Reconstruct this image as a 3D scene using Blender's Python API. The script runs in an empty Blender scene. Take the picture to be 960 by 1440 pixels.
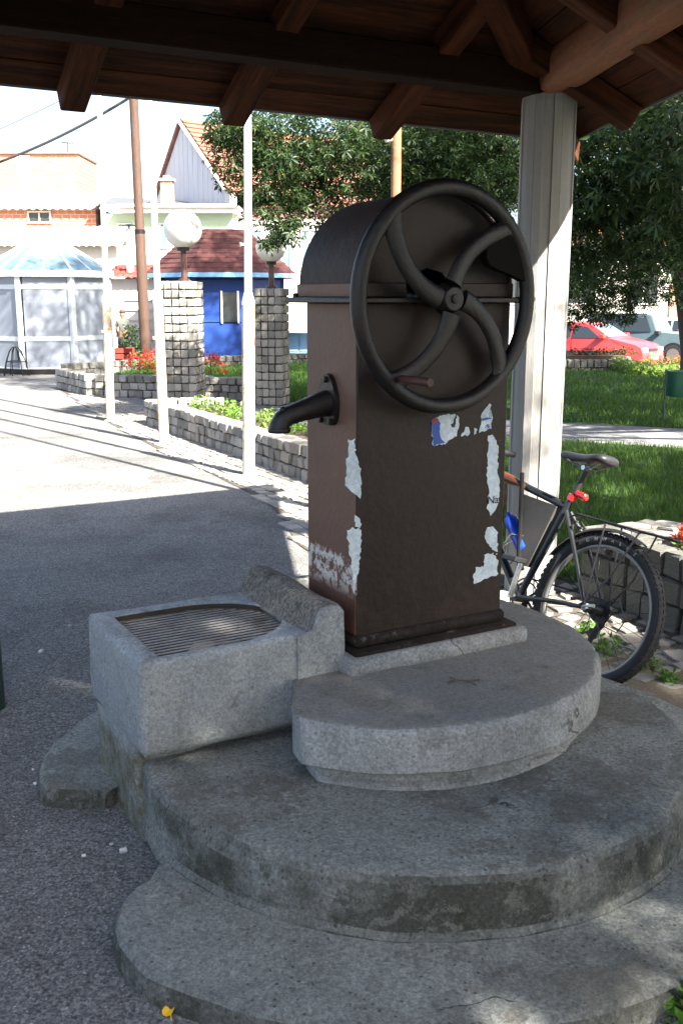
import bpy, bmesh, math, random
import numpy as np
from math import sin, cos, pi, radians, sqrt, atan2, hypot
from mathutils import Vector, Matrix, noise
random.seed(7); rng = np.random.default_rng(7)
scene = bpy.context.scene
C = scene.collection
# ------------------------------------------------------------------ camera
F, HC = 1400.0, 1.65
PITCH = math.atan(302 / 1400)
cd = bpy.data.cameras.new('camera'); cam = bpy.data.objects.new('camera', cd); C.objects.link(cam)
cd.sensor_fit = 'VERTICAL'; cd.sensor_height = 24.0; cd.lens = 24.0 * F / 1440
cd.clip_start = 0.05; cd.clip_end = 2000
cam.location = (0, 0, HC); cam.rotation_euler = (pi / 2 - PITCH, 0, 0)
scene.camera = cam
# ------------------------------------------------------------------ light
SUN_AZ = Vector((0.655, -0.755)); SUN_EL = radians(40)
wd = bpy.data.worlds.new('World'); scene.world = wd; wd.use_nodes = True
nt = wd.node_tree; bg = nt.nodes['Background']
sky = nt.nodes.new('ShaderNodeTexSky'); sky.sky_type = 'NISHITA'; sky.sun_disc = False
sky.sun_elevation = SUN_EL; sky.sun_rotation = atan2(SUN_AZ.x, SUN_AZ.y)
sky.air_density = 1.0; sky.dust_density = 3.0; sky.ozone_density = 1.0
nt.links.new(sky.outputs[0], bg.inputs[0]); bg.inputs[1].default_value = 0.060
sl = bpy.data.lights.new('sun', 'SUN'); so = bpy.data.objects.new('sun', sl); C.objects.link(so)
sl.energy = 5.0; sl.angle = radians(0.55); sl.color = (1.0, 0.93, 0.82)
so.rotation_euler = Vector((-SUN_AZ.x * cos(SUN_EL), -SUN_AZ.y * cos(SUN_EL), -sin(SUN_EL))).to_track_quat('-Z', 'Y').to_euler()
so.location = (6, -8, 12)
vs = scene.view_settings; vs.view_transform = 'Standard'; vs.look = 'None'; vs.exposure = 3.0; vs.gamma = 1.0
vs.use_curve_mapping = False
# ------------------------------------------------------------------ pixel helpers (960x1440 photograph)
def ray(x, y):
    a = (x - 480) / F; b = (720 - y) / F
    return Vector((a, cos(PITCH) + b * sin(PITCH), -sin(PITCH) + b * cos(PITCH)))
def ground_z(x, y):                       # the street beyond the lawn lies lower
    sx = min(1, max(0, (x - 1.5) / 2.0)); t = min(1, max(0, (y - 13) / 11)); q = min(1, max(0, (y - 25.6) / .9))
    r = hypot(x - .186, y - 3.08); f = min(1, max(0, 1 - (r - 1.3) / 1.6)); g = min(1, max(0, 1 - ((x - .186) * .5 + (y - 3.08) * .6) / .5))
    return .045 * f * f * (3 - 2 * f) * g * g * (3 - 2 * g) - (0.14 * t * t * (3 - 2 * t) +   .37 * q * q * (3 - 2 * q)) * sx
def on_z(x, y, z=0.0):
    d = ray(x, y); t = (z - HC) / d.z
    return Vector((d.x * t, d.y * t, z))
def G(x, y):
    z = 0
    for _ in range(12):
        p = on_z(x, y, z); z = ground_z(p.x, p.y)
    return p
def at(x, y, Y):
    d = ray(x, y); t = Y / d.y
    return Vector((d.x * t, Y, HC + d.z * t))
TH = radians(29.5)
U = Vector((cos(TH), sin(TH), 0)); N_ = Vector((-sin(TH), cos(TH), 0))
def fr(lx, ly, z=0):                      # pump frame to world
    return U * lx + N_ * ly + Vector((0, 0, z))
# ------------------------------------------------------------------ object helpers
def tag(o, label=None, cat=None, group=None, kind=None):
    if label: o['label'] = label
    if cat: o['category'] = cat
    if group: o['group'] = group
    if kind: o['kind'] = kind
    return o
def empty(name, loc=(0, 0, 0), rz=0, label=None, cat=None, group=None):
    o = bpy.data.objects.new(name, None); C.objects.link(o); o.location = loc; o.rotation_euler = (0, 0, rz)
    o.empty_display_size = 0.1
    return tag(o, label, cat, group)
def link(name, me, m=None, parent=None):
    o = bpy.data.objects.new(name, me); C.objects.link(o)
    if m is not None and not me.materials: me.materials.append(m)
    if parent: o.parent = parent
    return o
class MB:
    def __init__(s): s.v = []; s.f = []; s.mi = []; s.cur = 0
    def add(s, vs_, fs):
        n = len(s.v); s.v += [tuple(p) for p in vs_]
        for f in fs: s.f.append([i + n for i in f]); s.mi.append(s.cur)
        return s
    def box(s, x0, x1, y0, y1, z0, z1, M=None):
        vs_ = [Vector(p) for p in ((x0, y0, z0), (x1, y0, z0), (x1, y1, z0), (x0, y1, z0), (x0, y0, z1), (x1, y0, z1), (x1, y1, z1), (x0, y1, z1))]
        if M is not None: vs_ = [M @ p for p in vs_]
        return s.add(vs_, [(3, 2, 1, 0), (4, 5, 6, 7), (0, 1, 5, 4), (1, 2, 6, 5), (2, 3, 7, 6), (3, 0, 4, 7)])
    def bbox(s, x0, x1, y0, y1, z0, z1, b=.01, M=None):      # bevelled box
        vs_ = []; idx = {}
        for ix, x in enumerate((x0, x1)):
            for iy, y in enumerate((y0, y1)):
                for iz, z in enumerate((z0, z1)):
                    sx, sy, sz = (1, -1)[ix], (1, -1)[iy], (1, -1)[iz]
                    for k in range(3):
                        p = [x, y, z]
                        for j, sg in enumerate((sx, sy, sz)):
                            if j != k: p[j] += sg * b
                        idx[(ix, iy, iz, k)] = len(vs_); vs_.append(Vector(p))
        fs = []
        for k in range(3):
            a, c = [(1, 2), (2, 0), (0, 1)][k]
            for e in (0, 1):
                q = []
                for (p_, r_) in ((0, 0), (1, 0), (1, 1), (0, 1)):
                    i = [0, 0, 0]; i[k] = e; i[a] = p_; i[c] = r_; q.append(idx[(*i, k)])
                fs.append(q if e else q[::-1])
        for k in range(3):                                    # 12 edges
            a, c = [(1, 2), (2, 0), (0, 1)][k]
            for p_ in (0, 1):
                for r_ in (0, 1):
                    i0 = [0, 0, 0]; i0[a] = p_; i0[c] = r_; i1 = list(i0); i1[k] = 1
                    fs.append([idx[(*i0, a)], idx[(*i1, a)], idx[(*i1, c)], idx[(*i0, c)]])
        for ix in (0, 1):
            for iy in (0, 1):
                for iz in (0, 1): fs.append([idx[(ix, iy, iz, k)] for k in range(3)])
        if M is not None: vs_ = [M @ p for p in vs_]
        return s.add(vs_, fs)
    def tube(s, path, r, n=8, closed=False, cap=True, squash=None):
        path = [Vector(p) for p in path]; m = len(path)
        rs = r if isinstance(r, (list, tuple)) else [r] * m
        T = []
        for i in range(m):
            a = path[(i - 1) % m] if (closed or i > 0) else path[0]
            b = path[(i + 1) % m] if (closed or i < m - 1) else path[-1]
            t = b - a; T.append(t.normalized() if t.length > 1e-9 else Vector((0, 0, 1)))
        up = Vector((0, 0, 1)) if abs(T[0].z) < .9 else Vector((1, 0, 0))
        x = T[0].cross(up).normalized(); vs_ = []; fs = []
        for i in range(m):
            x = (x - T[i] * x.dot(T[i])).normalized(); y = T[i].cross(x)
            for k in range(n):
                a = 2 * pi * k / n
                sq = squash if squash else 1
                vs_.append(path[i] + x * (cos(a) * rs[i]) + y * (sin(a) * rs[i] * sq))
        for i in range(m if closed else m - 1):
            j = (i + 1) % m
            for k in range(n):
                l = (k + 1) % n; fs.append((i * n + k, i * n + l, j * n + l, j * n + k))
        if cap and not closed:
            fs.append(tuple(range(n))[::-1]); fs.append(tuple((m - 1) * n + k for k in range(n)))
        return s.add(vs_, fs)
    def lathe(s, prof, n=24, cx=0, cy=0, z0=0, wob=None, cap=(True, True), a0=0):
        vs_ = []; fs = []; m = len(prof)
        for (r, z) in prof:
            for k in range(n):
                a = a0 + 2 * pi * k / n; rr = r + (wob(a, r, z) if wob else 0)
                vs_.append((cx + rr * cos(a), cy + rr * sin(a), z0 + z))
        for i in range(m - 1):
            for k in range(n):
                l = (k + 1) % n; fs.append((i * n + k, i * n + l, (i + 1) * n + l, (i + 1) * n + k))
        if cap[0]: fs.append(tuple(range(n))[::-1])
        if cap[1]: fs.append(tuple((m - 1) * n + k for k in range(n)))
        return s.add(vs_, fs)
    def prism(s, poly, d0, d1, fn):       # polygon (a,b) extruded d0..d1 through fn(a,b,d)
        n = len(poly)
        vs_ = [fn(a, b, d0) for a, b in poly] + [fn(a, b, d1) for a, b in poly]
        fs = [tuple(range(n))[::-1], tuple(range(n, 2 * n))] + [(i, (i + 1) % n, n + (i + 1) % n, n + i) for i in range(n)]
        return s.add(vs_, fs)
    def mesh(s, name='mesh', mats=None, smooth=False, recalc=True):
        me = bpy.data.meshes.new(name); me.from_pydata(s.v, [], s.f)
        if mats:
            for m in mats: me.materials.append(m)
            if len(mats) > 1: me.polygons.foreach_set('material_index', s.mi)
        if recalc:
            b = bmesh.new(); b.from_mesh(me); bmesh.ops.recalc_face_normals(b, faces=b.faces); b.to_mesh(me); b.free()
        if smooth:
            me.polygons.foreach_set('use_smooth', [True] * len(me.polygons))
            if smooth != 'all':
                try: me.set_sharp_from_angle(angle=radians(smooth if smooth is not True else 40))
                except Exception: pass
        me.update(); return me
    def build(s, name, m, parent=None, smooth=False, recalc=True):
        return link(name, s.mesh(name, m if isinstance(m, list) else [m], smooth, recalc), None, parent)
def children(o): return [c for c in bpy.data.objects if c.parent == o]
def copy_tree(o, parent=None):
    c = o.copy(); C.objects.link(c)
    if parent is not None: c.parent = parent
    for ch in children(o):
        if ch.name != c.name: copy_tree(ch, c)
    return c
# ------------------------------------------------------------------ materials
def srgb(r, g, b):
    f = lambda c: (c / 255 / 12.92) if c / 255 <= .04045 else ((c / 255 + .055) / 1.055) ** 2.4
    return (f(r), f(g), f(b))
def material(name, col, rough=.75, var=.25, scale=3.0, fine=0, finescale=60, bump=.0, bumpscale=40, metal=0, spec=.4, rnd=0, stretch=None, col2=None, m2=(.5, .62), s2=4.0, coat=0, trans=0):
    m = bpy.data.materials.new(name); m.use_nodes = True; t = m.node_tree; n = t.nodes; L = t.links.new
    p = n['Principled BSDF']; p.inputs['Roughness'].default_value = rough; p.inputs['Metallic'].default_value = metal
    p.inputs['Specular IOR Level'].default_value = spec; p.inputs['Coat Weight'].default_value = coat
    if trans: p.inputs['Transmission Weight'].default_value = trans
    tc = n.new('ShaderNodeTexCoord'); vec = tc.outputs['Object']
    if stretch:
        mp = n.new('ShaderNodeMapping'); mp.inputs['Scale'].default_value = stretch; L(vec, mp.inputs[0]); vec = mp.outputs[0]
    oi = n.new('ShaderNodeObjectInfo')
    def nz(sc, det=5, ro=.6):
        q = n.new('ShaderNodeTexNoise'); q.inputs['Scale'].default_value = sc; q.inputs['Detail'].default_value = det; q.inputs['Roughness'].default_value = ro
        ad = n.new('ShaderNodeVectorMath'); ad.operation = 'ADD'; L(vec, ad.inputs[0])
        mu = n.new('ShaderNodeVectorMath'); mu.operation = 'SCALE'; cb = n.new('ShaderNodeCombineXYZ')
        L(oi.outputs['Random'], cb.inputs[0]); L(oi.outputs['Random'], cb.inputs[1]); cb.inputs[2].default_value = .3
        L(cb.outputs[0], mu.inputs[0]); mu.inputs[3].default_value = 37 if rnd or stretch else 0
        L(mu.outputs[0], ad.inputs[1]); L(ad.outputs[0], q.inputs['Vector']); return q.outputs['Fac']
    def mth(op, a, b, clamp=False):
        q = n.new('ShaderNodeMath'); q.operation = op; q.use_clamp = clamp
        for i, x in enumerate((a, b)):
            if isinstance(x, (int, float)): q.inputs[i].default_value = x
            else: L(x, q.inputs[i])
        return q.outputs[0]
    def rmp(x, a, b, c0=0., c1=1.):
        q = n.new('ShaderNodeMapRange'); L(x, q.inputs[0]); q.inputs[1].default_value = a; q.inputs[2].default_value = b
        q.inputs[3].default_value = c0; q.inputs[4].default_value = c1; return q.outputs[0]
    def mixc(fac, a, b, typ='MIX'):
        q = n.new('ShaderNodeMix'); q.data_type = 'RGBA'; q.blend_type = typ
        if isinstance(fac, (int, float)): q.inputs[0].default_value = fac
        else: L(fac, q.inputs[0])
        for i, x in ((6, a), (7, b)):
            if isinstance(x, tuple): q.inputs[i].default_value = (*x[:3], 1)
            else: L(x, q.inputs[i])
        return q.outputs[2]
    colr = (*col, 1)
    val = rmp(nz(scale), .25, .75, 1 - var, 1 + var)
    if fine: val = mth('MULTIPLY', val, rmp(nz(finescale, 3, .7), .3, .7, 1 - fine, 1 + fine))
    if rnd: val = mth('MULTIPLY', val, rmp(oi.outputs['Random'], 0, 1, 1 - rnd, 1 + rnd))
    base = col
    if col2: base = mixc(rmp(nz(s2, 6, .65), m2[0], m2[1]), col, col2)
    cc = n.new('ShaderNodeCombineColor')
    for i in range(3): L(val, cc.inputs[i])
    base = mixc(1.0, base, cc.outputs[0], 'MULTIPLY')
    L(base, p.inputs['Base Color'])
    if bump:
        b = n.new('ShaderNodeBump'); b.inputs['Strength'].default_value = bump; b.inputs['Distance'].default_value = .01
        L(nz(bumpscale, 6, .7), b.inputs['Height']); L(b.outputs[0], p.inputs['Normal'])
    m['_'] = 0
    M_api[name] = (t, p, tc, vec, nz, mth, rmp, mixc, base)
    return m
M_api = {}
def leafmat(name, c1, c2, tr=.35, rough=.5):
    m = bpy.data.materials.new(name); m.use_nodes = True; t = m.node_tree; n = t.nodes; L = t.links.new
    p = n['Principled BSDF']; p.inputs['Roughness'].default_value = rough; p.inputs['Specular IOR Level'].default_value = .35
    g = n.new('ShaderNodeNewGeometry'); r = n.new('ShaderNodeValToRGB'); L(g.outputs['Random Per Island'], r.inputs[0])
    r.color_ramp.elements[0].color = (*c1, 1); r.color_ramp.elements[1].color = (*c2, 1); L(r.outputs[0], p.inputs['Base Color'])
    tl = n.new('ShaderNodeBsdfTranslucent'); mx = n.new('ShaderNodeMixShader'); mx.inputs[0].default_value = tr
    hs = n.new('ShaderNodeHueSaturation'); hs.inputs['Value'].default_value = 1.6; hs.inputs['Hue'].default_value = .48; L(r.outputs[0], hs.inputs['Color']); L(hs.outputs[0], tl.inputs[0])
    L(p.outputs[0], mx.inputs[1]); L(tl.outputs[0], mx.inputs[2]); L(mx.outputs[0], n['Material Output'].inputs[0])
    return m
mt = {}
mt['asphalt'] = material('asphalt', (.150, .150, .147), .92, .2, .7, .65, 110, .9, 110, spec=.2, col2=(.10, .098, .097), m2=(.5, .7), s2=1.3)
mt['sett'] = material('sett_stone', (.23, .22, .20), .88, .25, 9, .35, 60, .7, 45, rnd=.4)
mt['sett_dark'] = material('joint_earth', (.055, .048, .038), .95, .3, 12, .3, 90, .5, 60)
mt['moss_stone'] = material('weathered_stone', (.115, .115, .105), .9, .3, 9, .3, 60, .7, 40, rnd=.25, col2=(.08, .085, .05), m2=(.55, .7), s2=7)
mt['flag'] = material('pale_flagstone', (.20, .19, .175), .85, .22, 8, .3, 70, .5, 45, rnd=.25)
mt['sand'] = material('sandy_earth', (.15, .125, .09), .95, .25, 4, .35, 90, .6, 70)
mt['soil'] = material('soil', (.05, .036, .024), .95, .3, 9, .3, 60, .7, 40)
mt['grassbase'] = material('lawn_soil', (.02, .04, .010), .95, .35, 3, .4, 50, .6, 40)
mt['path'] = material('path_asphalt', (.15, .15, .155), .9, .15, 1.2, .3, 150, .3, 90)
mt['concA'] = material('concrete_worn', (.345, .365, .345), .92, .30, 3.0, .34, 95, .9, 60, col2=(.25, .262, .245), m2=(.5, .60), s2=2.6)
mt['concC'] = material('concrete_smooth', (.215, .226, .226), .9, .28, 4.0, .28, 95, .7, 70, col2=(.11, .107, .098), m2=(.52, .75), s2=6)
mt['concT'] = material('concrete_trough', (.225, .252, .272), .9, .25, 5.0, .28, 95, .9, 55, col2=(.12, .115, .095), m2=(.55, .70), s2=6)
mt['paint'] = material('brown_paint', (.0115, .0062, .0047), .5, .25, 3, .2, 60, .25, 35, spec=.28, col2=(.019, .0108, .0082), m2=(.5, .75), s2=5)
mt['matteiron'] = material('matte_black_iron', (.0042, .0034, .0031), .8, .2, 6, .2, 50, spec=.08)
mt['grime'] = material('grimy_iron', (.016, .012, .010), .8, .4, 8, .5, 60, .6, 40, spec=.15, col2=(.07, .066, .06), m2=(.58, .68), s2=16)
mt['hoodlit'] = material('hood_lit_paint', (.024, .0135, .0105), .55, .3, 4, .25, 50, .3, 35, spec=.2, col2=(.04, .023, .018), m2=(.5, .7), s2=6)  # light on the hood painted in: warmer, paler copy of the brown paint
mt['castiron'] = material('dark_cast_iron', (.0075, .006, .0056), .38, .25, 5, .2, 60, .35, 70, spec=.35, col2=(.016, .0095, .007), m2=(.6, .72), s2=9)
mt['rust'] = material('rusty_iron', (.06, .036, .024), .75, .35, 14, .35, 80, .6, 60, col2=(.10, .10, .105), m2=(.48, .6), s2=25)
mt['barmetal'] = material('worn_bar', (.19, .19, .19), .5, .2, 14, .2, 80, .3, 60, metal=.2, col2=(.10, .06, .04), m2=(.56, .72), s2=9)
mt['cavity'] = material('dark_cavity_concrete', (.02, .018, .014), .6, .3, 9)  # darker concrete for inner walls and floor of the trough opening
mt['handle'] = material('worn_handle', (.06, .026, .021), .5, .3, 18)
mt['paper'] = material('torn_paper', (.42, .50, .55), .85, .18, 14, .2, 60, .3, 50, col2=(.24, .27, .28), m2=(.58, .72), s2=14)
mt['paperblue'] = material('blue_print', (.02, .07, .28), .6, .15, 12)
mt['paperred'] = material('red_print', (.25, .03, .06), .6, .15, 12)
mt['ink'] = material('ink', (.02, .02, .03), .7, .1, 12)
mt['wood'] = material('brown_timber', (.060, .0195, .0075), .85, .35, 4, .35, 26, .5, 30, spec=.15, stretch=(.6, 9, 9), rnd=.22, col2=(.020, .0075, .004), m2=(.45, .65), s2=2.2)
mt['wood_dark'] = material('dark_plate_timber', (.013, .0055, .003), .9, .35, 4, .35, 26, .5, 30, spec=.1, stretch=(.6, 9, 9))
mt['wood_log'] = material('peeled_log', (.16, .058, .022), .7, .3, 5, .3, 26, .6, 22, stretch=(.7, 6, 6), rnd=.1, col2=(.15, .075, .035), m2=(.56, .66), s2=3.2)
mt['roofing'] = material('roof_covering', (.10, .035, .022), .85, .25, 5, .2, 40, .4, 30)
mt['zinc'] = material('eave_sheet', (.12, .12, .125), .5, .2, 6, metal=.5)
mt['column'] = material('column_concrete', (.25, .247, .24), .85, .10, 3, .15, 60, .5, 30, stretch=(14, 14, .7), col2=(.27, .265, .255), m2=(.5, .75), s2=1.5)
mt['greenpost'] = material('green_paint', (.016, .045, .035), .5, .3, 8)
mt['white'] = material('white_paint', (.72, .70, .66), .55, .1, 4, col2=(.40, .22, .11), m2=(.66, .74), s2=7)
mt['rustwhite'] = material('rust_streaked_paint', (.52, .42, .32), .65, .2, 5, .2, 30, col2=(.25, .12, .06), m2=(.5, .68), s2=7)
mt['tanpole'] = material('rusty_tan_paint', (.20, .10, .05), .75, .25, 5, .2, 30, col2=(.11, .05, .025), m2=(.5, .68), s2=7)
mt['polewood'] = material('pole_wood', (.05, .026, .017), .8, .3, 5, .25, 40, .4, 30, stretch=(6, 6, .6))
mt['globe'] = material('opal_glass', (.55, .545, .51), .22, .06, 5, spec=.5, col2=(.30, .28, .2), m2=(.60, .72), s2=4)
mt['cable'] = material('black_cable', (.02, .02, .024), .6, .1, 3)
mt['alu'] = material('aluminium', (.50, .54, .58), .35, .08, 4, metal=.35)
mt['kpanel'] = material('grey_panel', (.19, .215, .26), .28, .06, 2, spec=.5)
mt['kglass'] = material('polycarbonate', (.09, .14, .17), .04, .1, 2, spec=.6)
mt['bluepaint'] = material('blue_board', (.006, .036, .19), .5, .14, 3, .08, 30)
mt['bluetrim'] = material('light_blue_trim', (.16, .33, .52), .5, .1, 5)
mt['shingle'] = material('red_shingle', (.055, .016, .015), .85, .3, 6, .35, 14, .5, 20)
mt['plaster'] = material('pale_plaster', (.52, .49, .45), .9, .1, .6, .08, 20)
mt['green_plaster'] = material('green_plaster', (.36, .46, .34), .9, .1, .6)
mt['pink_plaster'] = material('pink_plaster', (.55, .33, .32), .9, .1, .6)
mt['gable'] = material('grey_white_gable', (.48, .52, .58), .85, .12, 1.2, stretch=(4, 4, .4))
mt['rooftile'] = material('red_roof_tile', (.17, .075, .05), .85, .25, 1.5, .2, 9, .3, 10)
mt['paletile'] = material('pale_roof_tile', (.30, .25, .19), .85, .2, 2, .2, 8, .3, 10)
mt['darkglass'] = material('window_glass', (.02, .026, .03), .08, .1, 1, spec=.7)
mt['frame'] = material('window_frame', (.5, .48, .45), .6, .1, 3)
mt['redbox'] = material('red_box', (.26, .035, .025), .55, .12, 6)
mt['tyre'] = material('tyre_rubber', (.022, .022, .024), .75, .2, 20, .2, 80)
mt['chrome'] = material('bright_alloy', (.55, .55, .54), .25, .08, 12, metal=.9)
mt['rim'] = material('alloy_rim', (.26, .245, .23), .4, .08, 12, metal=.6)
mt['black'] = material('black_plastic', (.016, .016, .018), .45, .2, 9)
mt['bikeframe'] = material('dark_blue_grey_enamel', (.014, .015, .019), .35, .15, 6, coat=.2)
mt['bag'] = material('grey_bag', (.038, .037, .038), .85, .2, 12, .25, 120)
mt['bluebottle'] = material('blue_bottle', (.012, .05, .42), .35, .08, 9)
mt['redlamp'] = material('red_reflector', (.5, .012, .012), .18, .1, 9, spec=.7)
mt['brownroll'] = material('brown_roll', (.075, .026, .012), .35, .25, 9, spec=.5)
mt['strap'] = material('black_strap', (.006, .006, .0065), .85, .1, 9, spec=.15)
mt['print'] = material('grey_print', (.17, .17, .17), .6, .1, 9)
mt['saddle'] = material('saddle_vinyl', (.018, .018, .021), .4, .15, 9)
mt['red_car'] = material('red_car_paint', (.42, .03, .028), .3, .06, 2, coat=.5)
mt['grey_car'] = material('grey_green_car_paint', (.045, .07, .08), .3, .06, 2, coat=.5)
mt['pale_car'] = material('silver_car_paint', (.42, .46, .50), .3, .06, 2, coat=.5)
mt['carlamp'] = material('headlamp', (.65, .62, .55), .1, .05, 4, spec=.7)
mt['skin'] = material('skin', (.20, .10, .065), .6, .08, 9)
mt['shirt'] = material('grey_shirt', (.07, .08, .07), .85, .12, 9)
mt['shorts'] = material('dark_shorts', (.02, .022, .025), .85, .12, 9)
mt['hair'] = material('brown_hair', (.05, .025, .013), .7, .2, 30)
mt['bark'] = material('bark', (.085, .07, .055), .9, .3, 6, .35, 30, .8, 18, stretch=(4, 4, .8))
mt['yellowleaf'] = material('yellow_leaf', (.62, .36, .01), .6, .15, 30)
mt['pebble'] = material('white_pebble', (.5, .5, .5), .8, .15, 12, rnd=.2)
mt['leaf'] = leafmat('chestnut_leaf', (.008, .022, .008), (.034, .066, .015), .32)
mt['leaf_light'] = leafmat('light_leaf', (.07, .14, .025), (.17, .25, .05), .4)
mt['grass'] = leafmat('grass_blade', (.026, .075, .009), (.072, .145, .020), .4, .6)
mt['weed'] = leafmat('weed_leaf', (.06, .16, .02), (.12, .25, .03), .4)
mt['redflower'] = leafmat('red_petal', (.42, .012, .014), (.62, .05, .035), .3)
mt['brick'] = None
def brickmat(name, a, b, mort, sc):
    m = material(name, a, .9, .15, 1.5, .1, 20); t, p, tc, vec, nz, mth, rmp, mixc, base = M_api[name]
    q = t.nodes.new('ShaderNodeTexBrick'); q.inputs['Color1'].default_value = (*a, 1); q.inputs['Color2'].default_value = (*b, 1); q.inputs['Mortar'].default_value = (*mort, 1)
    q.inputs['Scale'].default_value = sc; q.inputs['Mortar Size'].default_value = .03
    mp = t.nodes.new('ShaderNodeMapping'); mp.inputs['Rotation'].default_value = (pi / 2, 0, 0); t.links.new(tc.outputs['Object'], mp.inputs[0]); t.links.new(mp.outputs[0], q.inputs['Vector'])
    t.links.new(q.outputs[0], p.inputs['Base Color']); return m
mt['brick'] = brickmat('orange_brick', (.30, .145, .07), (.38, .21, .11), (.36, .31, .25), 1.6)
mt['redbrick'] = brickmat('red_brick', (.36, .12, .075), (.42, .17, .10), (.40, .30, .25), 1.6)
# mossy stains on the concrete risers
def riser_stain(name, colr, amt, sc):
    t, p, tc, vec, nz, mth, rmp, mixc, base = M_api[name]
    g = t.nodes.new('ShaderNodeNewGeometry'); sx = t.nodes.new('ShaderNodeSeparateXYZ'); t.links.new(g.outputs['True Normal'], sx.inputs[0])
    side = rmp(mth('ABSOLUTE', sx.outputs[2], 0), .3, .75, 1, 0)
    f = mth('MULTIPLY', side, rmp(nz(sc, 6, .7), .36, .55, 0, amt))
    t.links.new(mixc(f, base, colr), p.inputs['Base Color'])
riser_stain('concrete_worn', (.060, .064, .044), .85, 4)
def top_grime(name, colr, lo, hi, sc):
    t, p, tc, vec, nz, mth, rmp, mixc, base = M_api[name]
    src = p.inputs['Base Color'].links[0].from_socket
    g = t.nodes.new('ShaderNodeNewGeometry'); sx = t.nodes.new('ShaderNodeSeparateXYZ'); t.links.new(g.outputs['True Normal'], sx.inputs[0])
    f = mth('MULTIPLY', rmp(sx.outputs[2], .8, .97), rmp(nz(sc, 6, .7), .3, .68, lo, hi))
    t.links.new(mixc(f, src, colr), p.inputs['Base Color'])
top_grime('concrete_smooth', (.135, .126, .108), .3, 1.0, 4)
mt['kerb'] = material('concrete_kerb', (.135, .125, .108), .9, .3, 6, .4, 110, .8, 60, col2=(.07, .066, .058), m2=(.5, .65), s2=8)
riser_stain('concrete_trough', (.22, .23, .22), .5, 5)
# green-brown algae low on the trough's end face; peeling paint near the pump foot
def trough_algae():
    t, p, tc, vec, nz, mth, rmp, mixc, base = M_api['concrete_trough']
    src = p.inputs['Base Color'].links[0].from_socket
    sx = t.nodes.new('ShaderNodeSeparateXYZ'); t.links.new(tc.outputs['Object'], sx.inputs[0])
    z = mth('ADD', sx.outputs[2], mth('MULTIPLY', nz(9, 5, .7), .22))
    f = mth('MULTIPLY', rmp(z, .36, .44, 1, 0), rmp(nz(22, 5, .7), .38, .6, .45, .95))
    f = mth('MULTIPLY', f, rmp(sx.outputs[0], -.30, -.24, 1, .25))
    t.links.new(mixc(f, src, (.075, .07, .035)), p.inputs['Base Color'])
trough_algae()
def pump_peel():
    t, p, tc, vec, nz, mth, rmp, mixc, base = M_api['brown_paint']
    sx = t.nodes.new('ShaderNodeSeparateXYZ'); t.links.new(tc.outputs['Object'], sx.inputs[0])
    x, z = sx.outputs[0], sx.outputs[2]
    n1 = nz(28, 6, .75)
    lf = rmp(x, -.3265, -.322, 1, 0)
    rustf = mth('MULTIPLY', lf, rmp(mth('ADD', z, mth('MULTIPLY', nz(7, 4), .12)), .40, .44, 1, 0))
    left_bounce = rmp(x, -.3272, -.3262, 1, 0)
    base = mixc(mth('MULTIPLY', left_bounce, rmp(nz(5, 5, .6), .3, .7, .75, 1.0)), base, (.125, .068, .048))  # bounce light from the asphalt painted onto the left face as lighter brown
    b1 = mixc(mth('MULTIPLY', rustf, rmp(n1, .35, .6, .3, .85)), base, (.10, .042, .026))
    band = mth('MULTIPLY', rmp(z, .22, .27), rmp(mth('ADD', z, mth('MULTIPLY', nz(40, 3), .06)), .37, .385, 1, 0))
    pf = mth('MULTIPLY', mth('MULTIPLY', lf, band), rmp(n1, .46, .52))
    b2 = mixc(pf, b1, (.46, .44, .41))
    v = t.nodes.new('ShaderNodeTexVoronoi'); v.inputs['Scale'].default_value = 17; t.links.new(tc.outputs['Object'], v.inputs['Vector'])
    sc = t.nodes.new('ShaderNodeSeparateColor'); t.links.new(v.outputs['Color'], sc.inputs[0])
    dd = mth('ADD', v.outputs['Distance'], mth('MULTIPLY', nz(90, 3), .06))
    b2 = mixc(mth('MULTIPLY', rmp(dd, .075, .10, 1, 0), rmp(sc.outputs[0], .86, .88)), b2, (.28, .29, .29))
    b2 = mixc(mth('MULTIPLY', rmp(z, .10, .34, 1, 0), rmp(nz(13, 6, .75), .5, .66, 0, .8)), b2, (.035, .018, .012))
    t.links.new(b2, p.inputs['Base Color'])
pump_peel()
def asphalt_specks():
    t, p, tc, vec, nz, mth, rmp, mixc, base = M_api['asphalt']
    v = t.nodes.new('ShaderNodeTexVoronoi'); v.inputs['Scale'].default_value = 90; t.links.new(tc.outputs['Object'], v.inputs['Vector'])
    sc = t.nodes.new('ShaderNodeSeparateColor'); t.links.new(v.outputs['Color'], sc.inputs[0])
    f = mth('MULTIPLY', rmp(v.outputs['Distance'], .18, .30, 1, 0), rmp(sc.outputs[0], .86, .93))
    b = mixc(mth('MULTIPLY', f, .8), base, (.40, .40, .40))
    v2 = t.nodes.new('ShaderNodeTexVoronoi'); v2.inputs['Scale'].default_value = 60; t.links.new(tc.outputs['Object'], v2.inputs['Vector'])
    s2 = t.nodes.new('ShaderNodeSeparateColor'); t.links.new(v2.outputs['Color'], s2.inputs[0])
    b = mixc(mth('MULTIPLY', rmp(v2.outputs['Distance'], .25, .42, 1, 0), rmp(s2.outputs[1], .62, .8, 0, .7)), b, (.062, .062, .064))
    b = mixc(rmp(nz(.55, 5, .65), .52, .62, 0, .45), b, (.07, .068, .066))
    t.links.new(b, p.inputs['Base Color'])
asphalt_specks()
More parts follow.
